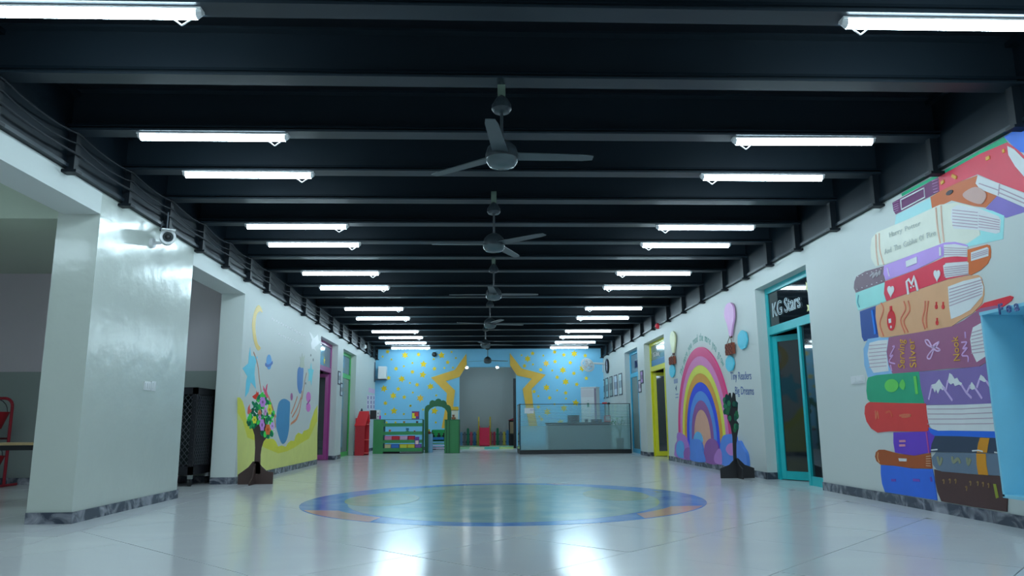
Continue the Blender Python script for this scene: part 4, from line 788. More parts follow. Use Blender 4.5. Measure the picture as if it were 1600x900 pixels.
arc = [(sx0, sy, 0.02), (sx0, sy, 1.17)] + [(sx0 + .12 - .12 * cos(a), sy, 1.17 + .12 * sin(a)) for a in [pi / 2 * i / 5 for i in range(1, 6)]] + [(sx1 - .12 + .12 * sin(a), sy, 1.17 + .12 * cos(a)) for a in [pi / 2 * i / 5 for i in range(6)]] + [(sx1, sy, .02)]
MB().path(arc, .022, 8).build('frame', RT, fs, True)
MB().tube((sx0, sy, .70), (sx1, sy, .70), .015).build('cross_bar', P((50, 20, 25), .4, 1.2), fs)
for x_ in (sx0, sx1): MB().tube((x_, sy - .3, .02), (x_, sy + .3, .02), .02).build('foot', RT, fs)
names = iter((('upper', 'one'), ('lower', 'one')))
for zt_ in (1.09, .45):
    for x_ in (-7.25,):
        a, b = next(names); bu = thing('fire_bucket', 'red conical fire bucket hanging on the stand, %s %s' % (a, b), 'bucket', (x_, sy, zt_ - .26), group='fire buckets on the stand')
        MB().lathe([(0, -.26), (.11, -.25), (.20, 0), (.19, 0), (.10, -.24)], 18, (x_, sy - .04, zt_)).build('pail', P((110, 22, 30), .4, 1.1), bu, True)
        MB().path([(x_ + .19 * cos(q), sy - .04, zt_ + .19 * sin(q)) for q in [pi * i / 10 for i in range(11)]], .007, 5).build('bail', BLK, bu); MB().path([(x_, sy - .04, zt_ + .19), (x_, sy, zt_ + .25)], .006, 5).build('hook', BLK, bu)
        o = wtext('lettering', 'FIRE', 'B', 0, 0, .10, P((200, 190, 190)), bu, base=Vector((x_ - .11, sy - .245, zt_ - .11)))
cg = thing('cage_trolley', 'tall black wire mesh cage trolley on castors behind the left pillar', 'trolley', (-4.6, 11.5, 0)); cx0, cx1, cy0, cy1, cz0, cz1 = -5.15, -4.19, 11.12, 11.86, .16, 1.42
DK = P((24, 28, 34), .45)
for x_ in (cx0, cx1 - .06):
    for y_ in (cy0, cy1 - .06): BX('corner_post', DK, x_, x_ + .06, y_, y_ + .06, cz0, cz1, cg); MB().lathe([(0, -.02), (.05, -.02), (.05, .02), (0, .02)], 14, (x_ + .03, y_ + .03, .052), (1, 0, 0)).build('castor', BLK, cg, True); BX('castor_fork', METAL, x_ + .0, x_ + .06, y_ + .005, y_ + .055, .104, cz0, cg)
BX('top_panel', DK, cx0, cx1, cy0, cy1, cz1 - .10, cz1, cg); BX('bottom_rail', DK, cx0, cx1, cy0, cy1, cz0, cz0 + .12, cg)
mm = MB(); s_ = .075
def diag(fn, L, H):
    for k in range(-int(H / s_) - 1, int(L / s_) + 2):
        for sg_ in (1, -1):
            a0 = k * s_; pts = []
            # line a = a0 + sg*h*0.8
            for h in (0, H): pts.append((a0 + (h if sg_ > 0 else H - h) * .8, h))
            (ax_, ah), (bx_, bh) = pts
            if ax_ > bx_: (ax_, ah), (bx_, bh) = (bx_, bh), (ax_, ah)
            if bx_ < 0 or ax_ > L: continue
            if ax_ < 0: t_ = -ax_ / (bx_ - ax_); ah += (bh - ah) * t_; ax_ = 0
            if bx_ > L: t_ = (L - ax_) / (bx_ - ax_); bh = ah + (bh - ah) * t_; bx_ = L
            mm.tube(fn(ax_, ah), fn(bx_, bh), .0045, 4)
H_ = cz1 - .10 - cz0 - .12
diag(lambda a, h: (cx0 + a, cy0 + .02, cz0 + .12 + h), cx1 - cx0, H_); diag(lambda a, h: (cx1 - .02, cy0 + a, cz0 + .12 + h), cy1 - cy0, H_)
o = mm.build('wire_mesh', P((60, 70, 78), .4), cg); o['kind'] = 'stuff'
BX('back_panel', P((30, 42, 44), .6), cx0 + .06, cx1 - .06, cy1 - .05, cy1 - .03, cz0 + .12, cz1 - .1, cg); BX('back_panel', P((30, 42, 44), .6), cx0 + .02, cx0 + .04, cy0 + .06, cy1 - .06, cz0 + .12, cz1 - .1, cg)
# ================================================================ FLOOR MEDALLION
fm = thing('floor_medallion', 'large round blue and teal inlay with orange patches in the terrazzo floor', 'floor inlay', (.25, 8.75, 0))
def disc(name, rgb0, rgb1, pts, z0, z1):
    m = MATS.get('inlay_' + name) or veined('inlay_' + name, rgb0, rgb1, .17, 2.0, .3, .7, bump=.02, spec=.55)
    return MB().prism([(x, y, z1) for x, y in pts], [(x, y, z0) for x, y in pts]).build(name, m, fm)
def dp(rx, ry, a0=0, a1=360, n=72, cx=.25, cy=8.75): return [(cx + rx * cos(radians(a0 + (a1 - a0) * i / n)), cy + ry * sin(radians(a0 + (a1 - a0) * i / n))) for i in range(n if a1 - a0 == 360 else n + 1)]
disc('blue_ring', (50, 110, 190), (90, 145, 205), dp(2.26, 2.27), -.008, .0012)
disc('teal_centre', (100, 150, 158), (130, 172, 172), [(x, y) for x, y in dp(1.74, 2.05)], -.006, .0018)
for a0, a1, w0 in ((203, 236, .30), (303, 335, .30), (60, 72, .14)):
    disc('orange_patch', (165, 140, 135), (185, 150, 140), dp(2.24, 2.25, a0, a1, 16) + dp(2.24 - w0, 2.25 - w0 * .9, a0 + 6, a1 - 4, 16)[::-1], -.004, .0024)
disc('green_patch', (115, 150, 125), (140, 165, 140), dp(.42, .75, 0, 360, 24, -1.15, 8.9), -.003, .0030)
disc('green_patch', (115, 150, 125), (140, 165, 140), dp(.38, .7, 0, 360, 24, 1.6, 9.1), -.003, .0030)
# ================================================================ PLAYROOM BEHIND THE DOORWAY
fmat = thing('foam_mat', 'pastel foam tile mat on the playroom floor', 'mat', (.25, 27.4, 0))
fc = [(125, 185, 150), (170, 190, 175), (80, 175, 165), (150, 190, 130)]
for i in range(5):
    for j in range(4):
        x0 = -.95 + i * .52; y0 = 26.1 + j * .72
        BX('foam_tile', P(fc[(i + j * 3) % 4], .7), x0 + .003, x0 + .517, y0 + .003, y0 + .717, .001, .055, fmat, .004)
fn = thing('picket_fence', 'low fence of coloured round-topped pickets inside the playroom', 'fence', (.2, 28.55, .055))
for zz in (.16, .44): BX('rail', P((60, 80, 100)), -.95, 1.45, 28.59, 28.62, zz, zz + .05, fn)
pc = [(150, 70, 95), (85, 140, 180), (90, 105, 115), (30, 110, 85), (150, 70, 95), (60, 120, 170), (215, 180, 90), (30, 110, 130), (40, 80, 140), (165, 60, 85), (190, 90, 110), (160, 55, 80), (20, 110, 85), (90, 110, 120), (170, 175, 80), (65, 130, 180), (30, 110, 70), (45, 65, 130), (90, 60, 90)]
for i, col in enumerate(pc):
    x = -.90 + i * .125; h = .52 + (.14 if i in (12, 3) else .06 * (i % 3 == 0)); rr = .045
    pts = [(x - rr, .06), (x + rr, .06), (x + rr, h)] + [(x + rr * cos(a), h + rr * sin(a)) for a in [pi * k / 6 for k in range(1, 6)]] + [(x - rr, h)]
    MB().prism([(a, 28.55, b) for a, b in pts], [(a, 28.58, b) for a, b in pts]).build('picket', P(col, .4, .9), fn)
s = thing('slide', 'small pink toy slide with yellow ladder rails in the playroom', 'slide', (.10, 28.0, .055)); pk = P((188, 48, 78), .35)
ch = MB(); sx = .10; w2 = .165
prof = [(27.35, .12), (27.55, .16), (27.9, .40), (28.2, .70), (28.3, .72)]
for (ya, za), (yb, zb_) in zip(prof, prof[1:]): ch.prism([(sx - w2, ya, za), (sx + w2, ya, za), (sx + w2, yb, zb_), (sx - w2, yb, zb_)], [(sx - w2, ya, za - .03), (sx + w2, ya, za - .03), (sx + w2, yb, zb_ - .03), (sx - w2, yb, zb_ - .03)])
ch.build('chute', pk, s)
for sg_ in (-1, 1):
    x = sx + sg_ * (w2 + .012); pts = [(ya, za + .07) for ya, za in prof] + [(ya, za - .05) for ya, za in prof[::-1]]
    MB().prism([(x - .012, a, b) for a, b in pts], [(x + .012, a, b) for a, b in pts]).build('side_rail', pk, s)
    yx = sx + sg_ * .215; yl = P((205, 170, 70), .4); MB().path([(yx, 28.45, .06), (yx, 28.36, .75), (yx, 28.30, 1.05), (yx, 28.2, 1.10), (yx - .0, 28.12, .95), (yx, 28.15, .70)], .026, 8).build('ladder_rail', yl, s, True)
for zz in (.2, .4, .6): MB().tube((sx - .21, 28.43, zz), (sx + .21, 28.43, zz), .018).build('rung', P((205, 170, 70), .4), s)
BX('foot_block', P((120, 25, 55)), sx - .17, sx + .17, 27.36, 27.5, .056, .10, s)
hs = thing('playhouse', 'small dark playhouse with a beige panel and red roof beside the slide', 'playhouse', (1.20, 28.1, .055))
BX('walls', P((38, 42, 48)), 1.02, 1.42, 27.9, 28.4, .056, .98, hs); BX('panel', P((125, 120, 100)), 1.05, 1.24, 27.885, 27.899, .50, .93, hs); BX('door', P((25, 28, 32)), 1.08, 1.22, 27.885, 27.899, .06, .46, hs)
MB().prism([(.98, 27.84, .98), (1.46, 27.84, .98), (1.40, 27.84, 1.10), (1.22, 27.84, 1.08)], [(.98, 28.45, .98), (1.46, 28.45, .98), (1.40, 28.45, 1.10), (1.22, 28.45, 1.08)]).build('roof', P((110, 35, 50)), hs)
MB().lathe([(0, -.07), (.05, -.05), (.07, 0), (.05, .05), (0, .07)], 14, (1.36, 27.6, .127)).build('ball', P((180, 55, 75), .4), None, True); tag(bpy.data.objects['ball'], 'small red ball on the foam mat by the playhouse', 'ball')
BX('door_panel', BLK, 1.10, 1.195, 26.02, 26.06, .02, 2.42); tag(bpy.data.objects['door_panel'], 'narrow black door edge standing at the right side of the playroom doorway', 'door')
# ================================================================ GREEN SHELF GROUP AT THE FAR LEFT
GR = mat('green_board', (45, 125, 75), .45, k=.95, var=.05); GD = mat('dark_green_board', (28, 95, 58), .45, k=.9); RD = mat('red_board', (205, 45, 55), .4, k=.9); RDD = mat('deep_red_board', (150, 28, 42), .4, k=.95)
rh = thing('red_house_shelf', 'tall red house-shaped shelf with sloping front roof beside the green shelf', 'shelf', (-3.4, 21.7, 0)); hx0, hx1, hy0, hy1 = -3.62, -3.28, 21.6, 22.05
BX('front_panel', RDD, hx0, hx1 - .07, hy0, hy0 + .02, 0, .86, rh); BX('side_panel', RDD, hx0, hx0 + .02, hy0 + .02, hy1, 0, 1.05, rh); BX('back_panel', RDD, hx0 + .02, hx1, hy1 - .02, hy1, 0, 1.15, rh)
MB().prism([(hx0 - .015, hy0 - .03, .84), (hx1 - .05, hy0 - .03, .84), (hx1 + .01, hy0 + .24, 1.25), (hx0 + .07, hy0 + .24, 1.25)], [(hx0 - .015, hy0 - .01, .82), (hx1 - .05, hy0 - .01, .82), (hx1 + .01, hy0 + .26, 1.23), (hx0 + .07, hy0 + .26, 1.23)]).build('roof_panel', RD, rh)
MB().prism([(hx0 + .07, hy0 + .262, 1.25), (hx1 + .01, hy0 + .262, 1.25), (hx1 + .01, hy1, .95), (hx0 + .07, hy1, .95)], [(hx0 + .07, hy0 + .262, 1.23), (hx1 + .01, hy0 + .262, 1.23), (hx1 + .01, hy1, .93), (hx0 + .07, hy1, .93)]).build('roof_panel', RD, rh)
for zz in (.05, .42, .86): BX('shelf_board', P((220, 90, 85)), hx0 + .02, hx1, hy0 + .02, hy1 - .02, zz, zz + .02, rh)
p = thing('ornament', 'tiny dark knob ornament on top of the red house shelf', 'ornament', (-3.49, 21.86, 1.25)); MB().lathe([(0, 0), (.03, .005), (.035, .03), (.012, .05), (.02, .065), (0, .08)], 12, (-3.49, 21.86, 1.252)).build('body', P((30, 40, 60)), p, True)
gx0, gx1, gx2, gy0, gy1 = -3.27, -2.97, -1.78, 22.75, 23.2
sh = thing('green_shelf', 'long green open display shelf holding picture books and toys', 'shelf', (-2.5, gy0, 0))
BX('end_panel', GR, gx0, gx1, gy0, gy0 + .02, 0, 1.0, sh); BX('side_panel', GR, gx0, gx0 + .02, gy0 + .02, gy1, 0, 1.0, sh); BX('side_panel', GD, gx2 - .02, gx2, gy0, gy1, 0, 1.0, sh); BX('divider', GD, gx1 - .015, gx1 + .005, gy0 + .02, gy1, 0, 1.0, sh)
BX('top_rail', GD, gx0, gx2, gy0, gy0 + .02, 1.001, 1.015, sh)
lv = [(.90, .80), (.65, .55), (.405, .31), (.165, .06)]
for zt_, zb_ in lv:
    BX('lip_board', GR, gx1 + .006, gx2 - .021, gy0 + .005, gy0 + .02, zb_, zt_, sh); BX('shelf_board', GD, gx1 + .006, gx2 - .021, gy0 + .021, gy1, zb_, zb_ + .015, sh)
BX('base_board', BLK, gx1 + .006, gx2 - .021, gy0 + .02, gy1, .0, .02, sh)
def mk(name, cat, lab, col, x0, x1, z0, z1, y=gy0 + .06, d=.14, grp=None, lid=None):
    r = thing(name, lab, cat, ((x0 + x1) / 2, y, z0), group=grp); BX('body', P(col, .5), x0, x1, y, y + d, z0, z1, r, .003)
    if lid: BX('front_picture', P(lid, .5), x0 + .02, x1 - .02, y - .004, y - .0005, z0 + (z1 - z0) * .3, z1 - .02, r)
    return r
sx_ = lambda a: -3.283 + (a + 0) / 12 * .01992 * 1.0     # shelf zoom column to metres
X6 = lambda a: px(590 + a / 12, 680, y=gy0 + .06).x
for k, (a, b, col, nm) in enumerate(((135, 266, (200, 110, 150), 'pink'), (270, 410, (170, 30, 45), 'bright red'), (415, 562, (185, 140, 175), 'lilac'), (570, 698, (150, 25, 45), 'dark red'))):
    mk('storage_bin', 'box', '%s box on the third level of the green shelf' % nm, col, X6(a), X6(b), .327, .52, grp='boxes on the green shelf', lid=tuple(min(255, c + 25) for c in col))
for k, (a, b, col, nm) in enumerate(((135, 250, (170, 165, 120), 'beige'), (255, 410, (35, 95, 175), 'blue'), (415, 558, (205, 175, 50), 'left yellow'), (562, 698, (200, 170, 45), 'right yellow'), (706, 820, (105, 80, 160), 'purple'))):
    mk('storage_bin', 'box', '%s box on the lower level of the green shelf' % nm, col, X6(a), X6(b), .078, .275, grp='boxes on the green shelf', lid=tuple(min(255, c + 25) for c in col))
mk('flat_tray', 'tray', 'flat black tray at the floor of the green shelf', (25, 30, 38), X6(120), X6(412), .021, .055); mk('flat_tray', 'tray', 'flat grey tray at the floor of the green shelf', (130, 150, 160), X6(430), X6(825), .021, .055)
def toy(name, lab, x, z, y, s_, cb, ch):
    r = thing(name, lab, 'toy', (x, y, z)); c = Vector((x, y, z))
    MB().lathe([(0, 0), (.5 * s_, .02 * s_), (.55 * s_, .35 * s_), (.4 * s_, .7 * s_), (0, .85 * s_)], 12, c).build('body', P(cb, .7), r, True)
    MB().lathe([(0, -.35 * s_), (.3 * s_, -.2 * s_), (.36 * s_, 0), (.28 * s_, .22 * s_), (0, .34 * s_)], 12, c + Vector((0, 0, 1.1 * s_))).build('head', P(ch, .7), r, True)
    for sg_ in (-1, 1):
        MB().lathe([(0, -.1 * s_), (.12 * s_, 0), (0, .1 * s_)], 8, c + Vector((sg_ * .26 * s_, 0, 1.38 * s_))).build('ear', P(ch, .7), r, True)
        MB().tube(c + Vector((sg_ * .4 * s_, 0, .6 * s_)), c + Vector((sg_ * .7 * s_, -.1 * s_, .35 * s_)), .12 * s_, 8).build('arm', P(cb, .7), r, True)
    return r
toy('plush_toy', 'small yellow and red toy figure on the second level of the green shelf', X6(225), .566, gy0 + .1, .10, (205, 190, 120), (190, 110, 70)); toy('plush_toy', 'teal and green toy figure on the second level of the green shelf', X6(555), .566, gy0 + .1, .13, (60, 130, 90), (50, 120, 150))
toy('plush_toy', 'small red toy figure at the right of the second shelf level', X6(685), .566, gy0 + .2, .075, (185, 60, 90), (170, 45, 65)); toy('plush_toy', 'brown toy figure on the top level of the green shelf', X6(490), .816, gy0 + .1, .10, (110, 85, 75), (150, 130, 80)); toy('plush_toy', 'grey toy figure under the picture book on the top level', X6(735), .816, gy0 + .1, .10, (105, 115, 125), (90, 80, 90))
pb = thing('picture_book', 'colourful picture book standing on the top rail of the green shelf', 'book', (X6(710), gy0 + .03, 1.016)); x0, x1 = X6(640), X6(780)
BX('cover', P((90, 60, 130), .4), x0, x1, gy0 - .01, gy0 + .02, 1.016, 1.25, pb); BX('cover_sun', P((220, 200, 60), .4), x0 + .01, x0 + .12, gy0 - .014, gy0 - .0105, 1.04, 1.20, pb); BX('cover_picture', P((180, 70, 60), .4), x0 + .08, x1 - .03, gy0 - .017, gy0 - .0142, 1.10, 1.22, pb)
pb = thing('picture_book', 'small purple and white book leaning at the right end of the box row', 'book', (X6(742), gy0, .31)); BX('cover', P((85, 60, 140), .4), X6(702), X6(785), gy0 - .02, gy0 + .0, .25, .49, pb); BX('cover_picture', P((190, 175, 170), .4), X6(715), X6(772), gy0 - .024, gy0 - .0205, .27, .38, pb)
mw = thing('microwave', 'white microwave oven with black door on top of the green shelf end', 'microwave', (-3.2, 22.9, 1.016)); mx0, mx1 = px(578, 648, y=22.82).x, px(592.5, 648, y=22.82).x
BX('case', WHITE, mx0, mx1, 22.83, 23.15, 1.02, 1.30, mw, .004); BX('door', BLK, mx0 + .003, mx0 + .195, 22.81, 22.829, 1.03, 1.29, mw); BX('control_panel', P((190, 200, 215), .3), mx0 + .2, mx1 - .003, 22.815, 22.829, 1.03, 1.29, mw)
for k in range(2): MB().lathe([(0, 0), (.022, 0), (.018, .014), (0, .014)], 12, (mx0 + .245, 22.814, 1.10 + .1 * k), (0, -1, 0)).build('knob', P((120, 130, 150)), mw)
mk('bottle_box', 'box', 'small magenta box beside the microwave oven', (170, 50, 160), px(593.2, 651, y=22.9).x, px(595.2, 651, y=22.9).x, 1.02, 1.13, y=22.85, d=.05)
# arch
z8 = lambda p: Z(655, 620, 10, p); YA = 23.2
ar = thing('green_arch', 'green scalloped archway standing beside the green shelf', 'play arch', (-1.36, YA, 0))
def scal():
    out = [(80, 872), (80, 200), (92, 155), (120, 132), (155, 128)]
    for a, b, c_, d in ((160, 100, 205, 52), (245, 62, 262, 50), (300, 28, 338, 50), (345, 62, 385, 52), (425, 90, 436, 128)): out += [(a, b), (c_, d)]
    return out
outer = [(85, 872), (83, 260), (85, 190), (100, 150), (130, 128), (158, 122), (160, 95), (175, 65), (205, 50), (240, 62), (252, 60), (268, 38), (300, 27), (332, 38), (346, 60), (375, 53), (408, 66), (428, 95), (434, 122), (465, 130), (488, 152), (499, 190), (500, 260), (500, 872)]
inner = [(440, 872), (440, 250), (425, 215), (395, 180), (350, 158), (290, 148), (230, 155), (185, 178), (155, 208), (142, 240), (138, 872)]
def arch_strip():
    b = MB(); N = 40
    def resample(P_):
        L = [0]
        for p_, q_ in zip(P_, P_[1:]): L.append(L[-1] + math.dist(p_, q_))
        out = []
        for i in range(N + 1):
            t_ = L[-1] * i / N; k = max(j for j in range(len(L)) if L[j] <= t_ + 1e-9); k = min(k, len(P_) - 2); f = (t_ - L[k]) / (L[k + 1] - L[k]); out.append((P_[k][0] + (P_[k + 1][0] - P_[k][0]) * f, P_[k][1] + (P_[k + 1][1] - P_[k][1]) * f))
        return out
    full = outer + inner
    fr = [px(u, v, y=YA) for u, v in z8(full)]
    for p_ in fr: p_.z = max(p_.z, 0)
    b.prism(fr, [p_ + Vector((0, .05, 0)) for p_ in fr]); return b
arch_strip().build('arch_board', GD, ar)
for u in (85, 450): q = px(*z8([(u, 860)])[0], y=YA); BX('post_foot', GD, q.x, q.x + .1, YA - .1, YA + .2, 0, .03, ar)
gc = thing('green_counter', 'green play counter with ribbed front right of the archway', 'play counter', (-.93, 22.6, 0)); cx = [px(655 + a / 10, 680, y=22.6).x for a in (395, 500, 615)]
BX('recessed_body', GD, cx[0], cx[1], 22.66, 23.1, 0, .98, gc); BX('body', GD, cx[1], cx[2] + .03, 22.62, 23.1, 0, .98, gc); BX('top_board', GD, cx[0] - .005, cx[2] + .03, 22.60, 23.12, .981, .995, gc)
n = 5
for i in range(n): x0 = cx[0] + (cx[1] - cx[0]) * i / n; BX('rib', GD if i % 2 else GR, x0 + .004, x0 + (cx[1] - cx[0]) / n - .004, 22.635 - .01 * (i % 2), 22.659, .01, .975, gc)  # alternate ribs darker: shading of the left part put into the colour
n = 5
for i in range(n): x0 = cx[1] + (cx[2] - cx[1]) * i / n; BX('rib', GR, x0 + .002, x0 + (cx[2] - cx[1]) / n - .002, 22.595, 22.619, .01, .975, gc)
th_ = thing('toy_house', 'small toy house with mustard roof on the green play counter', 'toy', (-.83, 22.8, .996)); hx = [px(655 + a / 10, 650, y=22.8).x for a in (500, 615)]
BX('walls', P((190, 205, 190)), hx[0] + .01, hx[1] - .01, 22.82, 23.0, .997, 1.27, th_); MB().prism([(hx[0], 22.79, 1.27), (hx[1], 22.79, 1.27), (hx[1] - .01, 22.79, 1.38), (hx[0] + .03, 22.79, 1.38)], [(hx[0], 23.02, 1.27), (hx[1], 23.02, 1.27), (hx[1] - .01, 23.02, 1.38), (hx[0] + .03, 23.02, 1.38)]).build('roof', P((175, 165, 55)), th_); BX('roof_edge', P((60, 70, 60)), hx[0], hx[1], 22.78, 22.789, 1.265, 1.28, th_)
toy('plush_toy', 'brown plush bear sitting before the toy house', px(708.5, 653, y=22.7).x, .996, 22.72, .10, (130, 100, 75), (110, 80, 65))
lr = thing('low_rack', 'low green toy rack with blue tray seen through the archway', 'rack', (-1.3, 24.6, 0)); lx = [px(655 + a / 10, 690, y=24.6).x for a in (190, 400)]
BX('back_board', P((40, 150, 85)), lx[0], lx[1], 24.9, 24.92, .30, .68, lr); BX('side_board', GD, lx[0], lx[0] + .02, 24.6, 24.9, 0, .66, lr); BX('side_board', GD, lx[1] - .02, lx[1], 24.6, 24.9, 0, .66, lr); BX('blue_tray', P((35, 105, 160)), lx[0] + .03, lx[1] - .03, 24.58, 24.88, .36, .44, lr); BX('shelf_board', P((80, 140, 120)), lx[0] + .02, lx[1] - .02, 24.6, 24.9, .22, .26, lr)
for k, zz in enumerate((.16, .08)): BX('pale_board', P((205, 180, 215)), lx[0], lx[1], 24.55, 24.9, zz, zz + .025, lr)
for k, a in enumerate((215, 305, 385)):
    c = px(655 + a / 10, 681.5, y=24.7); toy('plush_toy', 'dark toy figure on the low green rack, %s of three' % ('left', 'middle', 'right')[k], c.x, .441, 24.72, .09, (25, 45, 40), (50, 40, 45))
toy('plush_toy', 'yellow and brown toy figure beside the left post of the archway', px(670.5, 671, y=23.44).x, .56, 23.44, .10, (120, 70, 60), (205, 190, 70))
BX('toy_pedestal', P((110, 165, 200)), px(668.5, 690, y=23.2).x, px(675, 690, y=23.2).x, 23.36, 23.60, 0, .56); tag(bpy.data.objects['toy_pedestal'], 'pale blue pedestal box behind the left post of the archway', 'box')
r = wrect('B', 591, 572.5, 603.5, 592, .3); acb = thing('wall_cabinet', 'white box cabinet hung high in the left corner of the blue wall', 'cabinet', (r[0], YB, r[2])); BX('case', WHITE, max(r[0], XL + .01), r[1], YB - .34, YB - .04, r[2], r[3], acb, .008); BX('bracket', P((60, 75, 90)), XL + .02, r[1], YB - .30, YB - .001, r[2] - .03, r[2] - .003, acb); BX('side_vent', P((90, 110, 125)), XL + .001, XL + .009, YB - .34, YB - .04, r[2] - .1, r[3] + .15, acb)
# ================================================================ RECEPTION DESK AREA
CX0, CX1, CY0, CZ1 = px(812, 690, y=21.3).x, 4.265, 21.3, 1.397
ds = thing('glass_counter', 'long glass reception screen with frosted lower half on a black plinth', 'reception screen', (2.7, CY0, 0))
BX('plinth', BLK, CX0, CX1, CY0 - .03, CY0 + .08, 0, .115, ds); BX('top_rail', BLK, CX0, CX1, CY0 - .008, CY0 + .02, CZ1 - .012, CZ1 + .006, ds)
for x_ in (CX0, CX1 - .025): BX('end_post', P((20, 50, 65)), x_, x_ + .025, CY0 - .008, CY0 + .02, .116, CZ1 - .013, ds)
BX('glass_pane', TINT, CX0 + .026, CX1 - .026, CY0, CY0 + .010, .116, CZ1 - .013, ds)
BX('frosted_film', FROST, CX0 + .03, CX1 - .03, CY0 - .004, CY0 - .001, .118, .80, ds)
for i in range(13): zz = .82 + .042 * i; BX('frosted_stripe', FROST, CX0 + .03, CX1 - .03, CY0 - .004, CY0 - .001, zz, zz + .026 * (1 - i / 20), ds)
BX('side_plinth', BLK, CX0, CX0 + .08, CY0 + .081, 22.9, 0, .115, ds); BX('side_pane', TINT, CX0 + .02, CX0 + .03, CY0 + .03, 22.9, .116, CZ1, ds); BX('side_rail', BLK, CX0 + .01, CX0 + .04, CY0 + .03, 22.9, CZ1, CZ1 + .015, ds)
BX('notice', P((205, 200, 225), .5), *(lambda a: (a[0], a[1]))([px(u, 641, y=CY0 - .008).x for u in (819.5, 834)]), CY0 - .012, CY0 - .006, px(826, 646, y=CY0).z, px(826, 637.5, y=CY0).z, ds)
for zz in (1.25, 1.22): BX('notice_line', P((110, 120, 165)), 1.38, 1.56, CY0 - .0135, CY0 - .0122, zz, zz + .008, ds)
dk = thing('reception_desk', 'dark-topped grey desk behind the glass screen', 'desk', (3.0, 23.6, 0)); dx0, dx1 = px(855, 665, y=22.2).x, px(957, 665, y=22.2).x
BX('desk_top', P((25, 35, 50)), dx0, dx1, 22.2, 22.95, .845, .875, dk); BX('front_panel', P((85, 95, 110)), dx0 + .05, dx1 - .05, 22.3, 22.32, .0, .844, dk); BX('side_panel', P((60, 70, 85)), dx0 + .02, dx0 + .05, 22.25, 22.9, 0, .844, dk); BX('side_panel', P((60, 70, 85)), dx1 - .05, dx1 - .02, 22.25, 22.9, 0, .844, dk)
D = lambda u: px(u, 660, y=22.4).x
mk('binder_stack', 'box', 'dark stack of files on the left of the reception desk', (45, 50, 60), D(888), D(905), .876, 1.08, y=22.35, d=.25, lid=(70, 70, 80)); mk('card_box', 'box', 'small dark box in the middle of the reception desk', (50, 70, 80), D(914), D(918.5), .876, .98, y=22.35, d=.1)
mk('paper_tray', 'tray', 'low dark tray of papers on the right of the reception desk', (45, 55, 70), D(925), D(940), .876, .96, y=22.35, d=.25, lid=(90, 100, 120)); mk('folder_box', 'box', 'red and white box of folders near the plant', (185, 90, 100), D(945), D(954), .876, 1.07, y=22.35, d=.2, lid=(200, 190, 200))
lp_ = thing('desk_lamp', 'red-topped dark stand rising above the reception screen', 'stand', (D(949), 22.75, .876)); MB().tube((D(949), 22.75, .876), (D(949), 22.75, 1.42), .012).build('pole', BLK, lp_); BX('red_head', P((200, 45, 50)), D(945), D(952), 22.72, 22.783, 1.42, 1.475, lp_); MB().lathe([(0, 0), (.06, 0), (.05, .02), (0, .02)], 12, (D(949), 22.75, .876)).build('base', BLK, lp_)
cap = thing('phone_holder', 'small dark round holder behind the reception screen top', 'holder', (D(955), 22.75, .876)); MB().tube((D(955), 22.75, .876), (D(955), 22.75, 1.40), .01).build('pole', BLK, cap); MB().lathe([(0, -.02), (.05, 0), (.045, .04), (0, .055)], 12, (D(955), 22.75, 1.42)).build('head', BLK, cap, True)
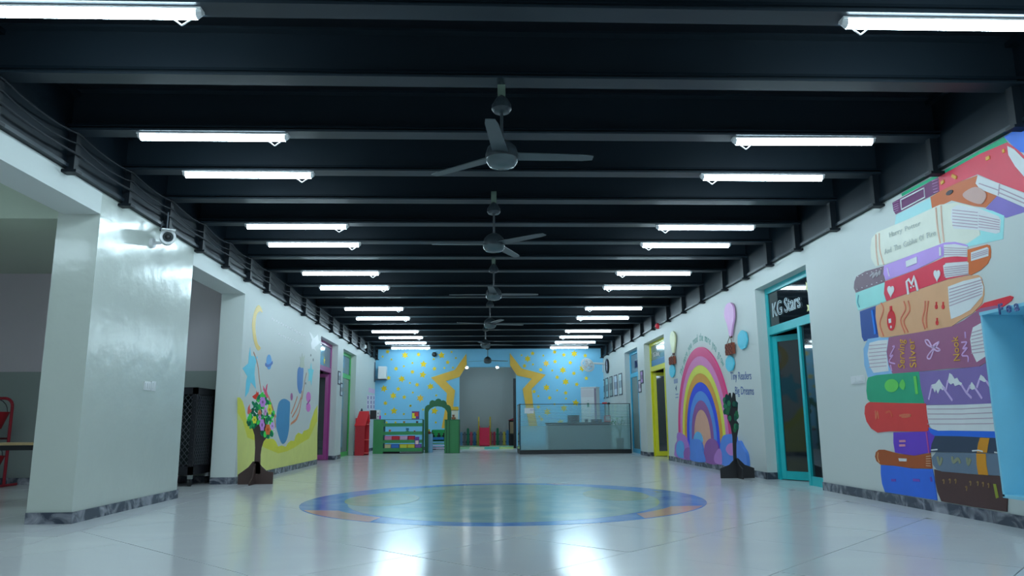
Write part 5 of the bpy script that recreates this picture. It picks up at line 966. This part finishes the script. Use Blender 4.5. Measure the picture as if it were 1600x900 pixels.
# plant
pl = thing('potted_plant', 'green leafy plant in a tall dark pot behind the glass screen', 'plant', (px(969, 690, y=21.75).x, 21.75, 0)); pxx = pl.location.x
MB().lathe([(0, 0), (.09, 0), (.115, .42), (.10, .42), (.09, .38), (0, .38)], 18, (pxx, 21.75, 0)).build('pot', P((35, 50, 60), .3), pl, True); MB().lathe([(0, .36), (.085, .381)], 14, (pxx, 21.75, .005)).build('soil', P((45, 38, 32), .8), pl)
LFm = [P((50, 130, 85), .45), P((35, 105, 65), .45), P((80, 150, 100), .45)]
for i in range(7):
    a = 2 * pi * i / 7; top = Vector((pxx - .06 + .20 * cos(a), 21.75 + .14 * sin(a), .82 + .22 * rnd.random())); MB().path([(pxx, 21.75, .38), (pxx + .03 * cos(a), 21.75 + .03 * sin(a), .62), top], .006, 5).build('stem', LFm[1], pl)
    for k in range(8):
        b_ = 2 * pi * k / 8 + i; d = Vector((cos(b_), sin(b_), .25 + .4 * rnd.random() - .35)).normalized(); sd = d.cross(Vector((0, 0, 1))).normalized(); c0 = top + Vector((0, 0, -.12 * (k % 3)))
        L = .13 + .05 * rnd.random(); q = [c0, c0 + d * L * .4 + sd * .028, c0 + d * L, c0 + d * L * .4 - sd * .028]
        MB().prism(q, [v - Vector((0, 0, .002)) for v in q]).build('leaf', rnd.choice(LFm), pl)
# standing air conditioner
ac = thing('air_conditioner', 'tall white floor-standing air conditioner behind the reception desk', 'air conditioner', (3.66, 25.0, 0), radians(-27))
def AL(name, m, *b, bev=0): return MB().box(*b).build(name, m, ac, local=True, bevel=bev)
ACW = mat('ac_white', (0, 0, 0), .35, raw=(.74, .76, .78), var=.01)
AL('cabinet', ACW, -.27, .27, -.17, .20, 0, 2.02, bev=.015); AL('upper_front', ACW, -.265, .20, -.19, -.171, 1.55, 1.99, bev=.008); AL('lower_front', ACW, -.265, .20, -.19, -.171, .05, 1.53, bev=.008); AL('dark_strip', P((105, 110, 130)), .205, .268, -.185, -.171, .02, 2.0); AL('display', P((70, 130, 120)), -.05, .02, -.195, -.191, 1.38, 1.52); AL('logo_mark', P((120, 130, 140)), -.03, .01, -.195, -.191, 1.585, 1.60); AL('top_cap', ACW, -.28, .28, -.19, .21, 2.021, 2.05, bev=.006)
for k in range(6): AL('louvre', P((150, 160, 170)), -.25, .19, -.197, -.191, 1.72 + .04 * k, 1.735 + .04 * k)

# ---------------------------------------------------------------- writing becomes plain mesh
bpy.context.view_layer.update()
dg = bpy.context.evaluated_depsgraph_get()
for o in [o for o in COL.objects if o.type == 'FONT']:
    me = bpy.data.meshes.new_from_object(o.evaluated_get(dg)); n = bpy.data.objects.new('tmp', me); COL.objects.link(n)
    n.parent = o.parent; n.matrix_local = o.matrix_local.copy()
    for k in o.keys(): n[k] = o[k]
    nm = o.name.split('.')[0]; bpy.data.objects.remove(o); n.name = nm; me.name = nm
